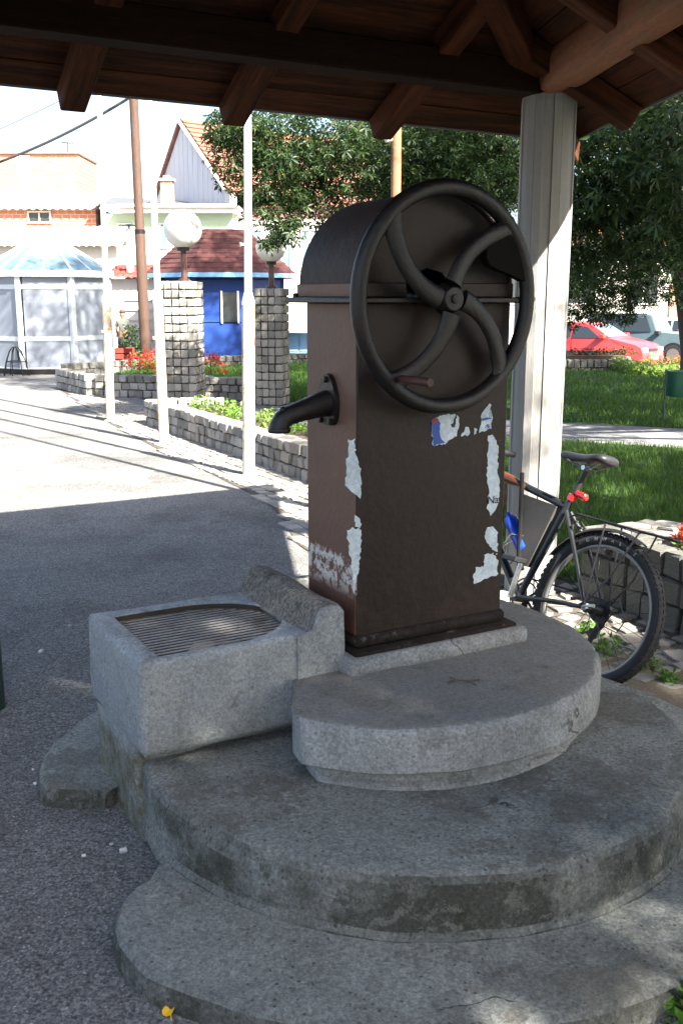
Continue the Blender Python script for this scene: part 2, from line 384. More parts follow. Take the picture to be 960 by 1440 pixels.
def speck(name, scale, thr, colr, amt):
    t, p, tc, vec, nz, mth, rmp, mixc, base = M_api[name]
    src = p.inputs['Base Color'].links[0].from_socket
    v = t.nodes.new('ShaderNodeTexVoronoi'); v.inputs['Scale'].default_value = scale; t.links.new(tc.outputs['Object'], v.inputs['Vector'])
    sc = t.nodes.new('ShaderNodeSeparateColor'); t.links.new(v.outputs['Color'], sc.inputs[0])
    f = mth('MULTIPLY', rmp(v.outputs['Distance'], .2, .34, 1, 0), rmp(sc.outputs[0], thr, thr + .05))
    t.links.new(mixc(mth('MULTIPLY', f, amt), src, colr), p.inputs['Base Color'])
speck('concrete_worn', 31, .91, (.13, .13, .12), .4)
speck('concrete_worn', 60, .80, (.07, .07, .065), .7)
speck('concrete_worn', 130, .88, (.24, .24, .23), .35)
speck('concrete_smooth', 70, .84, (.10, .095, .085), .6)
speck('concrete_smooth', 150, .88, (.32, .32, .31), .45)
speck('concrete_trough', 80, .84, (.12, .12, .11), .5)
def relief(name, s1, s2, st_, dist, crack=0):
    t, p, tc, vec, nz, mth, rmp, mixc, base = M_api[name]
    b = t.nodes.new('ShaderNodeBump'); b.inputs['Strength'].default_value = st_; b.inputs['Distance'].default_value = dist
    h = mth('ADD', nz(s1, 4, .6), mth('MULTIPLY', nz(s2, 6, .75), .5))
    if crack:
        v = t.nodes.new('ShaderNodeTexVoronoi'); v.feature = 'DISTANCE_TO_EDGE'; v.inputs['Scale'].default_value = crack
        wv = t.nodes.new('ShaderNodeVectorMath'); wv.operation = 'ADD'; q = t.nodes.new('ShaderNodeTexNoise'); q.inputs['Scale'].default_value = 5; q.inputs['Detail'].default_value = 6
        sc = t.nodes.new('ShaderNodeVectorMath'); sc.operation = 'SCALE'; sc.inputs[3].default_value = .35; t.links.new(tc.outputs['Object'], q.inputs['Vector']); t.links.new(q.outputs['Color'], sc.inputs[0]); t.links.new(tc.outputs['Object'], wv.inputs[0]); t.links.new(sc.outputs[0], wv.inputs[1]); t.links.new(wv.outputs[0], v.inputs['Vector'])
        cr = mth('MULTIPLY', rmp(v.outputs['Distance'], .002, .006, 1, 0), rmp(nz(1.7, 2, .5), .60, .64))
        src = p.inputs['Base Color'].links[0].from_socket; t.links.new(mixc(mth('MULTIPLY', cr, .8), src, (.03, .03, .028)), p.inputs['Base Color'])
        h = mth('SUBTRACT', h, mth('MULTIPLY', cr, .5))
    t.links.new(h, b.inputs['Height'])
    old = p.inputs['Normal'].links[0].from_socket if p.inputs['Normal'].links else None
    if old: t.links.new(old, b.inputs['Normal'])
    t.links.new(b.outputs[0], p.inputs['Normal'])
def mottle(name, sc, amt, lo=.3, hi=.7, rough=.72):
    t, p, tc, vec, nz, mth, rmp, mixc, base = M_api[name]
    src = p.inputs['Base Color'].links[0].from_socket; v = rmp(nz(sc, 8, rough), lo, hi, 1 - amt, 1 + amt)
    cc = t.nodes.new('ShaderNodeCombineColor')
    for i in range(3): t.links.new(v, cc.inputs[i])
    t.links.new(mixc(1.0, src, cc.outputs[0], 'MULTIPLY'), p.inputs['Base Color'])
def grain(name, sc, amt):
    t, p, tc, vec, nz, mth, rmp, mixc, base = M_api[name]
    src = p.inputs['Base Color'].links[0].from_socket
    v = t.nodes.new('ShaderNodeTexVoronoi'); v.inputs['Scale'].default_value = sc; t.links.new(tc.outputs['Object'], v.inputs['Vector'])
    q = t.nodes.new('ShaderNodeSeparateColor'); t.links.new(v.outputs['Color'], q.inputs[0]); w = rmp(q.outputs[0], 0, 1, 1 - amt, 1 + amt)
    cc = t.nodes.new('ShaderNodeCombineColor')
    for i in range(3): t.links.new(w, cc.inputs[i])
    t.links.new(mixc(1.0, src, cc.outputs[0], 'MULTIPLY'), p.inputs['Base Color'])
def patches(name, sc, thr, wid, colr, amt, side=None, rough=.72):
    t, p, tc, vec, nz, mth, rmp, mixc, base = M_api[name]
    src = p.inputs['Base Color'].links[0].from_socket
    f = rmp(nz(sc, 9, rough), thr, thr + wid, 0, amt)
    if side is not None:
        g = t.nodes.new('ShaderNodeNewGeometry'); sx = t.nodes.new('ShaderNodeSeparateXYZ'); t.links.new(g.outputs['True Normal'], sx.inputs[0]); az = mth('ABSOLUTE', sx.outputs[2], 0)
        f = mth('MULTIPLY', f, rmp(az, .3, .75, 1, 0) if side else rmp(az, .6, .9, 0, 1))
    t.links.new(mixc(f, src, colr), p.inputs['Base Color'])
patches('concrete_worn', 2.3, .55, .03, (.205, .198, .172), .75, False)      # skim coat worn off the treads
patches('concrete_worn', 9, .63, .03, (.12, .117, .102), .7, False, .8)
patches('concrete_worn', 15, .54, .03, (.27, .27, .245), .75, True, .8)     # pale lichen on the risers
patches('concrete_worn', 6, .58, .04, (.05, .056, .030), .7, True, .75)
patches('concrete_smooth', 7, .60, .03, (.30, .30, .29), .6, True, .8)
patches('concrete_smooth', 12, .60, .04, (.07, .068, .06), .6, None, .8)
patches('concrete_trough', 6, .58, .04, (.27, .29, .31), .6, True, .78)
patches('concrete_trough', 9, .60, .04, (.10, .098, .082), .65, None, .8)
patches('asphalt', .9, .54, .10, (.075, .071, .066), .55)
grain('concrete_worn', 110, .17); grain('concrete_worn', 230, .15); grain('concrete_smooth', 120, .13); grain('concrete_smooth', 230, .14); grain('concrete_trough', 120, .14); grain('concrete_trough', 230, .14); grain('concrete_kerb', 110, .4)
grain('asphalt', 115, .38); grain('asphalt', 55, .14)
relief('concrete_worn', 9, 60, 1.0, .025, 1.3); relief('concrete_smooth', 9, 60, .5, .012, 1.1); relief('concrete_trough', 11, 50, .6, .015); relief('asphalt', 35, 120, .8, .012)
# ================================================================== SETTING
def sheet(name, poly, m, dz, sub=0):      # ground sheet following ground_z
    bm = bmesh.new(); vs_ = [bm.verts.new((p[0], p[1], 0)) for p in poly]; bm.faces.new(vs_)
    if sub:
        xs = [p[0] for p in poly]; ys = [p[1] for p in poly]
        for ax, lo, hi in ((0, min(xs), max(xs)), (1, min(ys), max(ys))):
            k = math.ceil(lo / sub) * sub
            while k < hi:
                co = (k, 0, 0) if ax == 0 else (0, k, 0); no = (1, 0, 0) if ax == 0 else (0, 1, 0)
                bmesh.ops.bisect_plane(bm, geom=bm.verts[:] + bm.edges[:] + bm.faces[:], plane_co=co, plane_no=no); k += sub
    for v in bm.verts: v.co.z = ground_z(v.co.x, v.co.y) + dz
    bmesh.ops.recalc_face_normals(bm, faces=bm.faces)
    for f in bm.faces:
        if f.normal.z < 0: f.normal_flip()
    me = bpy.data.meshes.new(name); bm.to_mesh(me); bm.free()
    o = link(name, me, m); o['kind'] = 'structure'; return o
def ground():
    mb = MB(); xs = [-900, -300, -100, -60, -40, -30] + list(range(-24, -3, 4)) + [x * .2 for x in range(-16, 16)] + [x * .5 for x in range(7, 32)] + [18, 22, 28, 40, 60, 100, 300, 900]
    ys = [-900, -300, -100, -40, -20, -10, -5, -2] + [x * .2 for x in range(0, 32)] + [7, 8, 10, 12] + [12.5 + .5 * k for k in range(26)] + [28, 34, 40, 50, 60, 100, 300, 900]
    nx = len(xs)
    vv = [(x, y, ground_z(x, y)) for y in ys for x in xs]
    ff = [(j * nx + i, j * nx + i + 1, (j + 1) * nx + i + 1, (j + 1) * nx + i) for j in range(len(ys) - 1) for i in range(nx - 1)]
    mb.add(vv, ff); o = mb.build('asphalt_ground', mt['asphalt'], smooth='all'); o['kind'] = 'structure'
ground()
# line of the planter wall and the poles
WA, WB = G(203, 597), G(432, 680)                 # foot of the near planter wall
WD = (WB - WA).normalized(); WN = Vector((-WD.y, WD.x, 0))
if WN.x < 0: WN = -WN                             # away from the asphalt
# sett pavement strip between asphalt and wall
E0 = [G(85, 548), G(150, 593), G(215, 628), G(300, 668), G(362, 699), G(392, 722)]
strip = [(p.x, p.y) for p in E0] + [(-.30, 6.6), (.1, 5.6), (.9, 4.9)] + [(2.6, 4.2), (2.3, 5.6)] + [((WB + WD * 2.6).x + .1, (WB + WD * 2.6).y)] + [(WA.x + .12, WA.y), G(215, 562)[:2], G(130, 556)[:2]]
sett_pavement = sheet('sett_pavement', strip, mt['sett_dark'], .006)
sand = sheet('sandy_strip', [(1.0, 3.9), (1.25, 2.2), (2.6, 2.0), (2.7, 3.6), (1.75, 4.1), (1.2, 4.45)], mt['sand'], .010)
# lawn, path and far beds on the right
lawn_near = sheet('lawn', [(.9, 6.2), (1.6, 5.35), (2.2, 4.9), (3.2, 4.3), (9, 2.0), (14, 6.2), G(960, 632)[:2], G(790, 622)[:2], (1.2, 12.2), (.35, 9.6)], mt['grassbase'], .012, 1.0)
pa, pb, pc, pd_ = G(790, 622), G(960, 632), G(960, 604), G(790, 596)
dpx = (pb - pa).normalized()
path = sheet('footpath', [(pa - dpx * 2.2)[:2], (pb + dpx * 9)[:2], (pc + dpx * 9)[:2], (pd_ - dpx * 2.4)[:2]], mt['path'], .016, 1.0)
lawn_far = sheet('lawn', [(pd_ - dpx * 2.4)[:2], (pc + dpx * 9)[:2], (17, 20), (12, 24.2), (2.6, 25.2), (1.0, 19.5), (.2, 15.5)], mt['grassbase'], .012, 1.0)
unseen_lawn = sheet('lawn', [(-2.5, -3.5), (1.2, -2.2), (3.2, 1.0), (14, 1.5), (22, -22), (-4, -22)], mt['grassbase'], .012, 4.0)  # unseen dark lawn, added behind the camera to cut bounce onto the pump
lawn_mid = sheet('lawn', [G(285, 548)[:2], G(410, 566)[:2], (-.35, 16.2), (.2, 19), (-.6, 26.5), (-2.2, 27.2), (-4.6, 24.6), (-5.0, 19.0), G(135, 540)[:2]], mt['grassbase'], .012)
# ------------------------------------------------------------------ stones
def stone_mesh(k):
    r = random.Random(100 + k); b = .055 + .05 * r.random(); mb = MB().bbox(-.5, .5, -.5, .5, -.5, .5, b)
    mb.v = [tuple(c + r.uniform(-.06, .06) for c in v) for v in mb.v]
    return mb
def stones(mat_key, n=9): return [stone_mesh(k).mesh('stone', [mt[mat_key]]) for k in range(n)]
ST = stones('sett'); STM = stones('moss_stone'); STF = stones('flag')
def put_stone(meshes, parent, p, size, rz, jit=.03, name='stone'):
    o = link(name, random.choice(meshes), None, parent); o.location = Vector(p) + Vector((random.uniform(-1, 1), random.uniform(-1, 1), random.uniform(-.4, .4))) * jit * size[0]
    o.scale = [s * random.uniform(.86, 1.0) for s in size]; o.rotation_euler = (random.uniform(-jit, jit), random.uniform(-jit, jit), rz + random.uniform(-jit, jit)); return o
def wall_run(root, A, B, rows, cw, rh, dep, meshes=ST, z0=0, skip=None):
    A = Vector(A); B = Vector(B); d = B - A; Ln = d.length; d.normalize(); nrm = Vector((-d.y, d.x, 0)); a = atan2(d.y, d.x)
    M = Matrix.Translation(A) @ Matrix.Rotation(a, 4, 'Z')
    core = MB().box(.01, Ln - .01, -dep / 2 + .035, dep / 2 - .035, z0 - .05, z0 + rows * rh - .03, M).build('mortar_core', mt['sett_dark'], root)
    n = max(1, round(Ln / cw)); c = Ln / n
    for r in range(rows):
        x = 0; off = c * .5 * (r % 2) * .6
        for i in range(n):
            t = (i + .5) * c + (off if 0 < i < n - 1 else 0)
            put_stone(meshes, root, A + d * t + Vector((0, 0, z0 + (r + .5) * rh)), (c * .99, dep, rh * .99), a, .05)
# near planter wall along the poles
pw = empty('planter_wall', (0, 0, 0), 0, 'low wall of pale stone blocks running along the row of white poles', 'planter wall')
wlen = (WB - WA).length
wall_run(pw, WA + WN * .11, WB + WN * .11 + WD * 1.9, 3, .128, .112, .22)
wall_run(pw, WA + WN * .24 - WD * .02, WA + WN * 1.0 + WD * .35, 3, .128, .112, .2)
MB().prism([((WA + WN * .23 + WD * .2)[0], (WA + WN * .23 + WD * .2)[1]), ((WB + WN * .23 + WD * 1.8)[0], (WB + WN * .23 + WD * 1.8)[1]), ((WB + WN * .95 + WD * 1.8)[0], (WB + WN * .95 + WD * 1.8)[1]), ((WA + WN * .9 + WD * .4)[0], (WA + WN * .9 + WD * .4)[1])], 0, .26, lambda a, b, d: (a, b, d)).build('soil_fill', mt['soil'], pw)
# second planter: long front wall between the corner and the two pillars
P0, P1, P2, P3 = G(86, 546), G(129, 557), G(235, 566), G(382, 566)
pw2 = empty('planter_wall', (0, 0, 0), 0, 'low stone block wall of the bed below the two lamp pillars', 'planter wall')
wall_run(pw2, P0, P1, 3, .15, .125, .2); wall_run(pw2, P1 + Vector((.12, 0, 0)), P3 + Vector((0, .25, 0)), 3, .15, .125, .22)
pw3 = empty('planter_wall', (0, 0, 0), 0, 'dark stone block wall at the back of the bed in front of the blue kiosk', 'planter wall')
Q0, Q1, Q2 = G(90, 530), G(235, 520), G(440, 512)
wall_run(pw3, Q0, Q1, 2, .18, .14, .22, STM); wall_run(pw3, Q1 + Vector((.15, .05, 0)), Q2, 2, .18, .14, .22, STM)
# two pillars of stone blocks
def pillar(base, w, h, rz, label, c):
    r = empty('stone_pillar', base, rz, label, 'pillar', 'stone lamp pillars')
    MB().box(-w / 2 + .03, w / 2 - .03, -w / 2 + .03, w / 2 - .03, -.05, h - .03).build('mortar_core', mt['sett_dark'], r)
    rows = round(h / c); rh = h / rows; n = max(3, round(w / c)); cw = w / n
    for k in range(rows):
        for i in range(n):
            for s in range(4):
                if i == n - 1: continue
                a = s * pi / 2; x = -w / 2 + (i + .5) * cw; y = -w / 2 + cw / 2
                put_stone(ST, r, (x * cos(a) - y * sin(a), x * sin(a) + y * cos(a), (k + .5) * rh), (cw * .94, cw * .98, rh * .93), a, .035)
    for i in range(1, n - 1):
        for j in range(1, n - 1): put_stone(ST, r, (-w / 2 + (i + .5) * cw, -w / 2 + (j + .5) * cw, h - rh / 2), (cw * .94, cw * .94, rh), 0, .03)
    return r
B1, B2 = G(255, 574), G(383, 570)
h1 = at(257, 395, B1.y).z; h2 = at(383, 405, B2.y).z
pillar(B1 + Vector((0, .25, 0)), .58, h1, radians(-7), 'broad pillar of pale stone blocks carrying the larger globe lamp', .128)
pillar(B2 + Vector((0, .2, 0)), .44, h2, radians(-14), 'narrower pillar of stone blocks carrying the smaller globe lamp', .125)
def globe(b, topz, c, r, label):
    o = empty('globe_lamp', (b.x, b.y, topz), 0, label, 'lamp', 'globe lamps on pillars')
    MB().tube([(0, 0, -.02), (0, 0, c.z - topz - r * .95)], .045, 10).build('stem', mt['handle'], o, True)
    MB().lathe([(.085, 0), (.085, .03), (.05, .04)], 12).build('base_flange', mt['handle'], o, True)
    MB().lathe([(r * .35, 0), (r * .38, .05)], 14, z0=c.z - topz - r - .03).build('collar', mt['castiron'], o, True)
    MB().lathe([(max(.01, r * sin(pi * k / 16)), r - r * cos(pi * k / 16)) for k in range(17)], 28, z0=c.z - topz - r).build('glass_globe', mt['globe'], o, 'all')
c1 = at(257, 322, B1.y + .25); c2 = at(381, 347, B2.y + .2)
globe(Vector((c1.x, B1.y + .25, 0)), h1, c1, .285, 'large white globe lamp on a brown stem atop the broad pillar')
globe(Vector((c2.x, B2.y + .2, 0)), h2, c2, .235, 'smaller white globe lamp atop the narrower pillar')
# setts of the pavement strip (the nearest ones singly)
cnt = 0
poly = [Vector((p[0], p[1], 0)) for p in strip]
def inside(p, poly):
    c = False; n = len(poly)
    for i in range(n):
        a, b = poly[i], poly[i - 1]
        if (a.y > p.y) != (b.y > p.y) and p.x < (b.x - a.x) * (p.y - a.y) / (b.y - a.y) + a.x: c = not c
    return c
cells = []
for i in range(-40, 140):
    for j in range(-8, 30):
        p = WA + WD * (i * .118 + .05 * (j % 2)) + WN * (-.06 - (j) * .118)
        if inside(p, poly) and (p - Vector((.186, 3.08, 0))).length > 1.3: cells.append(p)
cells.sort(key=lambda p: p.length)
aW = atan2(WD.y, WD.x)
far = MB()
for k, p in enumerate(cells):
    if p.y < 6.6 and p.x > .2: continue
    if cnt < 300:
        cnt += 1; put_stone(ST, sett_pavement, p + Vector((0, 0, -.012)), (.108, .108, .06), aW, .04, 'sett')
    else:
        s = .051; z = .014 + random.uniform(-.004, .006)
        M = Matrix.Translation(p) @ Matrix.Rotation(aW + random.uniform(-.05, .05), 4, 'Z'); far.box(-s, s, -s, s, -.01, z, M)
o = far.build('far_setts', mt['sett'], sett_pavement); o['kind'] = 'stuff'
# pale irregular paving under the bicycle
r = random.Random(5)
for i in range(18):
    for j in range(16):
        p = Vector((.75, 3.9, 0)) + U * (i * .15 + .06 * (j % 2)) + N_ * (j * .135 - .35)
        if (p - Vector((.186, 3.08, 0))).length < 1.36 or p.y > 5.6 or p.x > 2.35 or p.x < .3: continue
        if p.x > 1.35 and p.y < 4.0 + (p.x - 1.35) * -.5: continue
        put_stone(STF, sett_pavement, p + Vector((r.uniform(-.02, .02), r.uniform(-.02, .02), -.006)), (r.uniform(.10, .14), r.uniform(.085, .12), .05), TH + r.uniform(-.25, .25), .06, 'paving_stone')
# right-hand wall of rough blocks beside the bicycle
rw = empty('rough_stone_wall', (0, 0, 0), 0, 'rough dark block wall behind the bicycle rear wheel edging the lawn', 'stone wall')
wp = [G(806, 846), G(861, 857), G(908, 873), G(960, 897), G(1040, 935)]
wp = [p + (p - Vector((.186, 3.08, 0))).normalized() * .1 for p in wp]
wp[0] = wp[1] + (wp[1] - wp[2]).normalized() * .22; wp.append(wp[-1] + (wp[-1] - wp[-2]).normalized() * .7)
for a, b in zip(wp[:-1], wp[1:]): wall_run(rw, a, b, 3, .155, .135, .2, STM)
for a, b in zip(wp[:-1], wp[1:]):
    d = (b - a); n = max(1, round(d.length / .15)); nn = Vector((-d.y, d.x, 0)).normalized()
    if nn.y < 0: nn = -nn
    for k in range(3):
        for i in range(n):
            put_stone(STF, rw, a + d * ((i + .5) / n) + nn * (.19 + k * .15) + Vector((0, 0, .375 - .012 * k)), (.15, .135, .07), atan2(d.y, d.x) + random.uniform(-.2, .2), .1)
    Ma = Matrix.Translation(a) @ Matrix.Rotation(atan2(d.y, d.x), 4, 'Z')
    sg = 1 if (Ma.to_3x3() @ Vector((0, 1, 0))).dot(nn) > 0 else -1
    y0, y1 = sorted((sg * .10, sg * .62)); MB().box(.0, d.length, y0, y1, -.02, .352, Ma).build('earth_fill', mt['soil'], rw)
# ================================================================== SHELTER (three posts, triangular hipped roof)
RC = Vector((1.077, 5.5, 0)); LC = RC - U * 3.6; TC = RC + Vector((.115, -.993, 0)) * 3.6
cols = [RC, LC, TC]; cen = (RC + LC + TC) / 3
ZB, BH = 2.66, .15
sh = empty('wooden_shelter', (cen.x, cen.y, 0), 0, 'brown timber shelter roof on pale concrete columns over the pump', 'shelter')
def S(p): return Vector(p) - Vector((cen.x, cen.y, 0))
def column(p):
    mb = MB(); n = 18; prof = []
    vs_ = []; 
    ring = []
    for k in range(n):
        a = 2 * pi * k / n; h = pi / n; rr = .138 + .004 * sin(k * 2.3)
        ring += [(rr * cos(a - h * .93), rr * sin(a - h * .93)), (rr * cos(a + h * .93), rr * sin(a + h * .93)), ((rr - .006) * cos(a + h), (rr - .006) * sin(a + h))]
    zs = [-.05, ZB - .03, ZB + .004]
    m = len(ring); q = S(p)
    for i, z in enumerate(zs):
        sc = 1 if i < 2 else .96
        vs_ += [(q.x + x * sc, q.y + y * sc, z) for x, y in ring]
    fs = [(i * m + k, i * m + (k + 1) % m, (i + 1) * m + (k + 1) % m, (i + 1) * m + k) for i in range(2) for k in range(m)] + [tuple(2 * m + k for k in range(m))]
    mb.add(vs_, fs).build('column', mt['column'], sh)
for p in cols: column(p)
def frame_obj(name, origin, xdir, zdir, L0, L1, w, h0, h1, m, bev=.008, rough=0):   # timber along local X
    x = Vector(xdir).normalized(); z = Vector(zdir); z = (z - x * z.dot(x)).normalized(); y = z.cross(x)
    M = Matrix(((x.x, y.x, z.x, 0), (x.y, y.y, z.y, 0), (x.z, y.z, z.z, 0), (0, 0, 0, 1)))
    mb = MB(); mb.bbox(L0, L1, -w / 2, w / 2, h0, h1, bev)
    o = mb.build(name, m, sh); o.matrix_local = Matrix.Translation(S(origin)) @ M; return o
def log_obj(name, a, b, r, m):
    a, b = Vector(a), Vector(b); d = b - a; x = d.normalized(); z = Vector((0, 0, 1)); z = (z - x * z.dot(x)).normalized(); y = z.cross(x)
    M = Matrix(((x.x, y.x, z.x, 0), (x.y, y.y, z.y, 0), (x.z, y.z, z.z, 0), (0, 0, 0, 1)))
    mb = MB(); n = 16; k = 14; vs_ = []; fs = []
    for i in range(k + 1):
        for j in range(n):
            an = 2 * pi * j / n; rr = r * (1 + .07 * noise.noise((i * .5, cos(an) * 1.3, sin(an) * 1.3)))
            cx = max(-.82, min(.82, cos(an))); cz = max(-.86, min(.86, sin(an)))
            vs_.append((d.length * i / k, cx * rr, cz * rr))
    fs = [(i * n + j, i * n + (j + 1) % n, (i + 1) * n + (j + 1) % n, (i + 1) * n + j) for i in range(k) for j in range(n)]
    fs += [tuple(range(n))[::-1], tuple(k * n + j for j in range(n))]
    mb.add(vs_, fs); o = mb.build(name, m, sh, 50); o.matrix_local = Matrix.Translation(S(a)) @ M; return o
ZEV = 2.575                                # underside of boards at the eave
edges = [(RC, LC, .585), (TC, RC, .40), (LC, TC, .42)]
inn = []
for a, b, ov in edges:
    d = (b - a).normalized(); n = Vector((-d.y, d.x, 0))
    if n.dot(cen - a) < 0: n = -n
    inn.append((a, b, d, n, n.dot(cen - a), ov))
ZAP = ZEV + .86
def eave_corner(e, f):                     # meeting point of two eave lines
    (a, _, d, n, _, o1), (a2, _, d2, n2, _, o2) = e, f
    p, q = a - n * o1, a2 - n2 * o2; r_ = q - p; den = d.x * d2.y - d.y * d2.x
    return p + d * ((r_.x * d2.y - r_.y * d2.x) / den)
KR, KT, KL = eave_corner(inn[0], inn[1]), eave_corner(inn[1], inn[2]), eave_corner(inn[2], inn[0])
kc = {id(RC): KR, id(TC): KT, id(LC): KL}
# beams
frame_obj('plate_beam', RC + Vector((0, 0, ZB)), (LC - RC), (0, 0, 1), -.02, 3.72, .15, 0, BH, mt['wood_dark'])
log_obj('log_beam', RC + (RC - TC).normalized() * .02 + Vector((0, 0, ZB + .10)), TC + Vector((0, 0, ZB + .10)), .115, mt['wood_log'])
frame_obj('plate_beam', LC + Vector((0, 0, ZB + .002)), (TC - LC), (0, 0, 1), .1, (TC - LC).length - .1, .15, 0, BH, mt['wood'])
for a, b, d, n, ir, OV in inn:
    sl = (ZAP - ZEV) / (ir + OV); Ln = (b - a).length
    def hz(s): return ZEV + (s + OV) * sl            # s = inward distance from the column line
    ka, kb = (kc[id(a)] - a).dot(d), (kc[id(b)] - a).dot(d); kcn = (cen - a).dot(d)
    def ext(s):
        f = (s + OV) / (ir + OV); return (ka + (kcn - ka) * f, kb + (kcn - kb) * f)
    sdir = (n + Vector((0, 0, sl))).normalized(); up = sdir.cross(d) if sdir.cross(d).z > 0 else d.cross(sdir)
    slant = sqrt(1 + sl * sl); bw = .165; s = -OV
    while s < ir - .04:
        s1 = min(s + bw / slant, ir - .02); g = .004
        (xa0, xb0), (xa1, xb1) = ext(s), ext(s1 - g)
        if xb1 - xa1 < .1: break
        lo = [a + d * xa0 + n * s, a + d * xb0 + n * s, a + d * xb1 + n * (s1 - g), a + d * xa1 + n * (s1 - g)]
        jz = random.uniform(0, .006)
        bot = [Vector((p.x, p.y, hz(q) + jz)) for p, q in zip(lo, (s, s, s1 - g, s1 - g))]; top = [p + up * .022 for p in bot]
        x = d; y = sdir; z = x.cross(y)
        M = Matrix(((x.x, y.x, z.x, 0), (x.y, y.y, z.y, 0), (x.z, y.z, z.z, 0), (0, 0, 0, 1))); MT = Matrix.Translation(S((bot[0] + bot[1]) / 2)) @ M; Mi = MT.inverted()
        mb = MB(); mb.add([Mi @ S(p) for p in bot + top], [(3, 2, 1, 0), (4, 5, 6, 7), (0, 1, 5, 4), (1, 2, 6, 5), (2, 3, 7, 6), (3, 0, 4, 7)])
        o = mb.build('roof_board', mt['wood'], sh); o.matrix_local = MT
        s = s1
    (xa0, xb0), (xa1, xb1) = ext(-OV - .04), ext(ir - .01)
    lo = [(a + d * xa0 + n * (-OV - .04), -OV - .04), (a + d * xb0 + n * (-OV - .04), -OV - .04), (a + d * xb1 + n * (ir - .01), ir - .01), (a + d * xa1 + n * (ir - .01), ir - .01)]
    bot = [Vector((p.x, p.y, hz(q) + .036)) for p, q in lo]; top = [p + up * .035 for p in bot]
    MB().add([S(p) for p in bot + top], [(3, 2, 1, 0), (4, 5, 6, 7), (0, 1, 5, 4), (1, 2, 6, 5), (2, 3, 7, 6), (3, 0, 4, 7)]).build('roof_covering', mt['roofing'], sh)
    e0, e1 = kc[id(a)], kc[id(b)]
    frame_obj('eave_strip', Vector((e0.x, e0.y, ZEV)) - n * .008, e1 - e0, (0, 0, 1), .0, (e1 - e0).length, .012, -.008, .05, mt['zinc'], .002)
    ts = [.69, 1.55, 2.34, 3.1] if a is RC else ([Ln - .22 - .86 * k for k in range(8)] if a is TC else [.5 + .8 * k for k in range(8)])
    for t in ts:
        if t < .15 or t > Ln - .15: continue
        smax = ir - .02; s_ = -OV
        while s_ < smax:
            q0, q1 = ext(s_)
            if not q0 + .05 < t < q1 - .05: break
            s_ += .02
        smax = min(smax, s_)
        org = a + d * t - n * OV; org = Vector((org.x, org.y, ZEV - .001))
        frame_obj('rafter', org, sdir, up, .005, (smax + OV) * slant - .03, .115, -.118, -.002, mt['wood'], .006)
for p in cols:
    k = kc[id(p)]; d = Vector((cen.x - k.x, cen.y - k.y, 0)); Lh = d.length; d.normalize()
    zt = (ZAP - ZEV) / Lh; x = d + Vector((0, 0, zt))
    frame_obj('hip_rafter', Vector((k.x, k.y, ZEV - .025)), x, (0, 0, 1), .03, Lh * sqrt(1 + zt * zt) - .05, .13, -.13, -.004, mt['wood'], .008)
MB().tube([S((cen.x, cen.y, ZAP - .35)), S((cen.x, cen.y, ZAP + .02))], .07, 10).build('king_post', mt['wood'], sh)
# green post beyond the trough
gp = on_z(-11, 1008, 0)
o = MB().tube([(0, 0, -.05), (0, 0, 2.4)], .055, 14).add([], []).build('post', mt['greenpost']); o.location = gp
tag(o, 'dark green steel post standing on asphalt left of the trough', 'post')
# ================================================================== STEPS, TROUGH
st = empty('stepped_plinth', (.186, 3.08, 0), 0, 'three worn round concrete steps under the pump', 'steps')
ZA, ZBt, ZC = .11, .275, .48
OFF = Vector((.186, 3.08, 0))
def wobf(amp, sc, seed):
    return lambda a, r, z: amp * noise.noise((cos(a) * sc * r + seed, sin(a) * sc * r, z * 6)) + amp * .4 * noise.noise((cos(a) * sc * r * 5 + seed, sin(a) * sc * r * 5, z * 20))
def disc(name, c, prof, m, seed, amp=.008, n=320, cut=None):
    """profile outer ring, then the top filled with rings for relief"""
    mb = MB(); w = wobf(amp, 3, seed); R = prof[-1][0]; zt = prof[-1][1]
    pr = list(prof) + [(R * k, zt) for k in (.97, .9, .78, .62, .45, .28, .12, .02)]
    vs_ = []; m_ = len(pr)
    for i, (r_, z) in enumerate(pr):
        for k in range(n):
            a = 2 * pi * k / n; chip = max(0, noise.noise((cos(a) * 7 * r_ + seed, sin(a) * 7 * r_, 3.3)) - .15) * .035 + max(0, noise.noise((cos(a) * 26 * r_, sin(a) * 26 * r_ + seed, 1.3)) - .2) * .012
            rr = r_ + (w(a, r_, z) if i < len(prof) + 1 else 0) - (chip if i in (len(prof) - 2, len(prof) - 3) else (chip * .5 if i == len(prof) - 1 else 0))
            x, y = c.x - OFF.x + rr * cos(a), c.y - OFF.y + rr * sin(a)
            if cut:
                wpt_ = Vector((x + OFF.x, y + OFF.y, 0)); lx = wpt_.dot(U); ly = wpt_.dot(N_)
                lim = cut - .53 * (2.62 - ly) + .30 * max(0, 2.44 - ly) ** 1.0 * 1.2 + .008 * noise.noise((ly * 9, z * 9, 2)) + (.012 if i >= len(prof) - 1 else 0)
                if lx < lim and ly < 3.0: wpt_ = wpt_ + U * (lim - lx); x, y = wpt_.x - OFF.x, wpt_.y - OFF.y
            dz = .006 * noise.noise((x * 2.2 + seed, y * 2.2, 1)) + .0035 * noise.noise((x * 9 + seed, y * 9, 2)) if i >= 1 else 0
            vs_.append((x, y, z + dz))
    fs = [(i * n + k, i * n + (k + 1) % n, (i + 1) * n + (k + 1) % n, (i + 1) * n + k) for i in range(m_ - 1) for k in range(n)]
    fs.append(tuple((m_ - 1) * n + k for k in range(n)))
    mb.add(vs_, fs); return mb.build(name, m, st, 38)
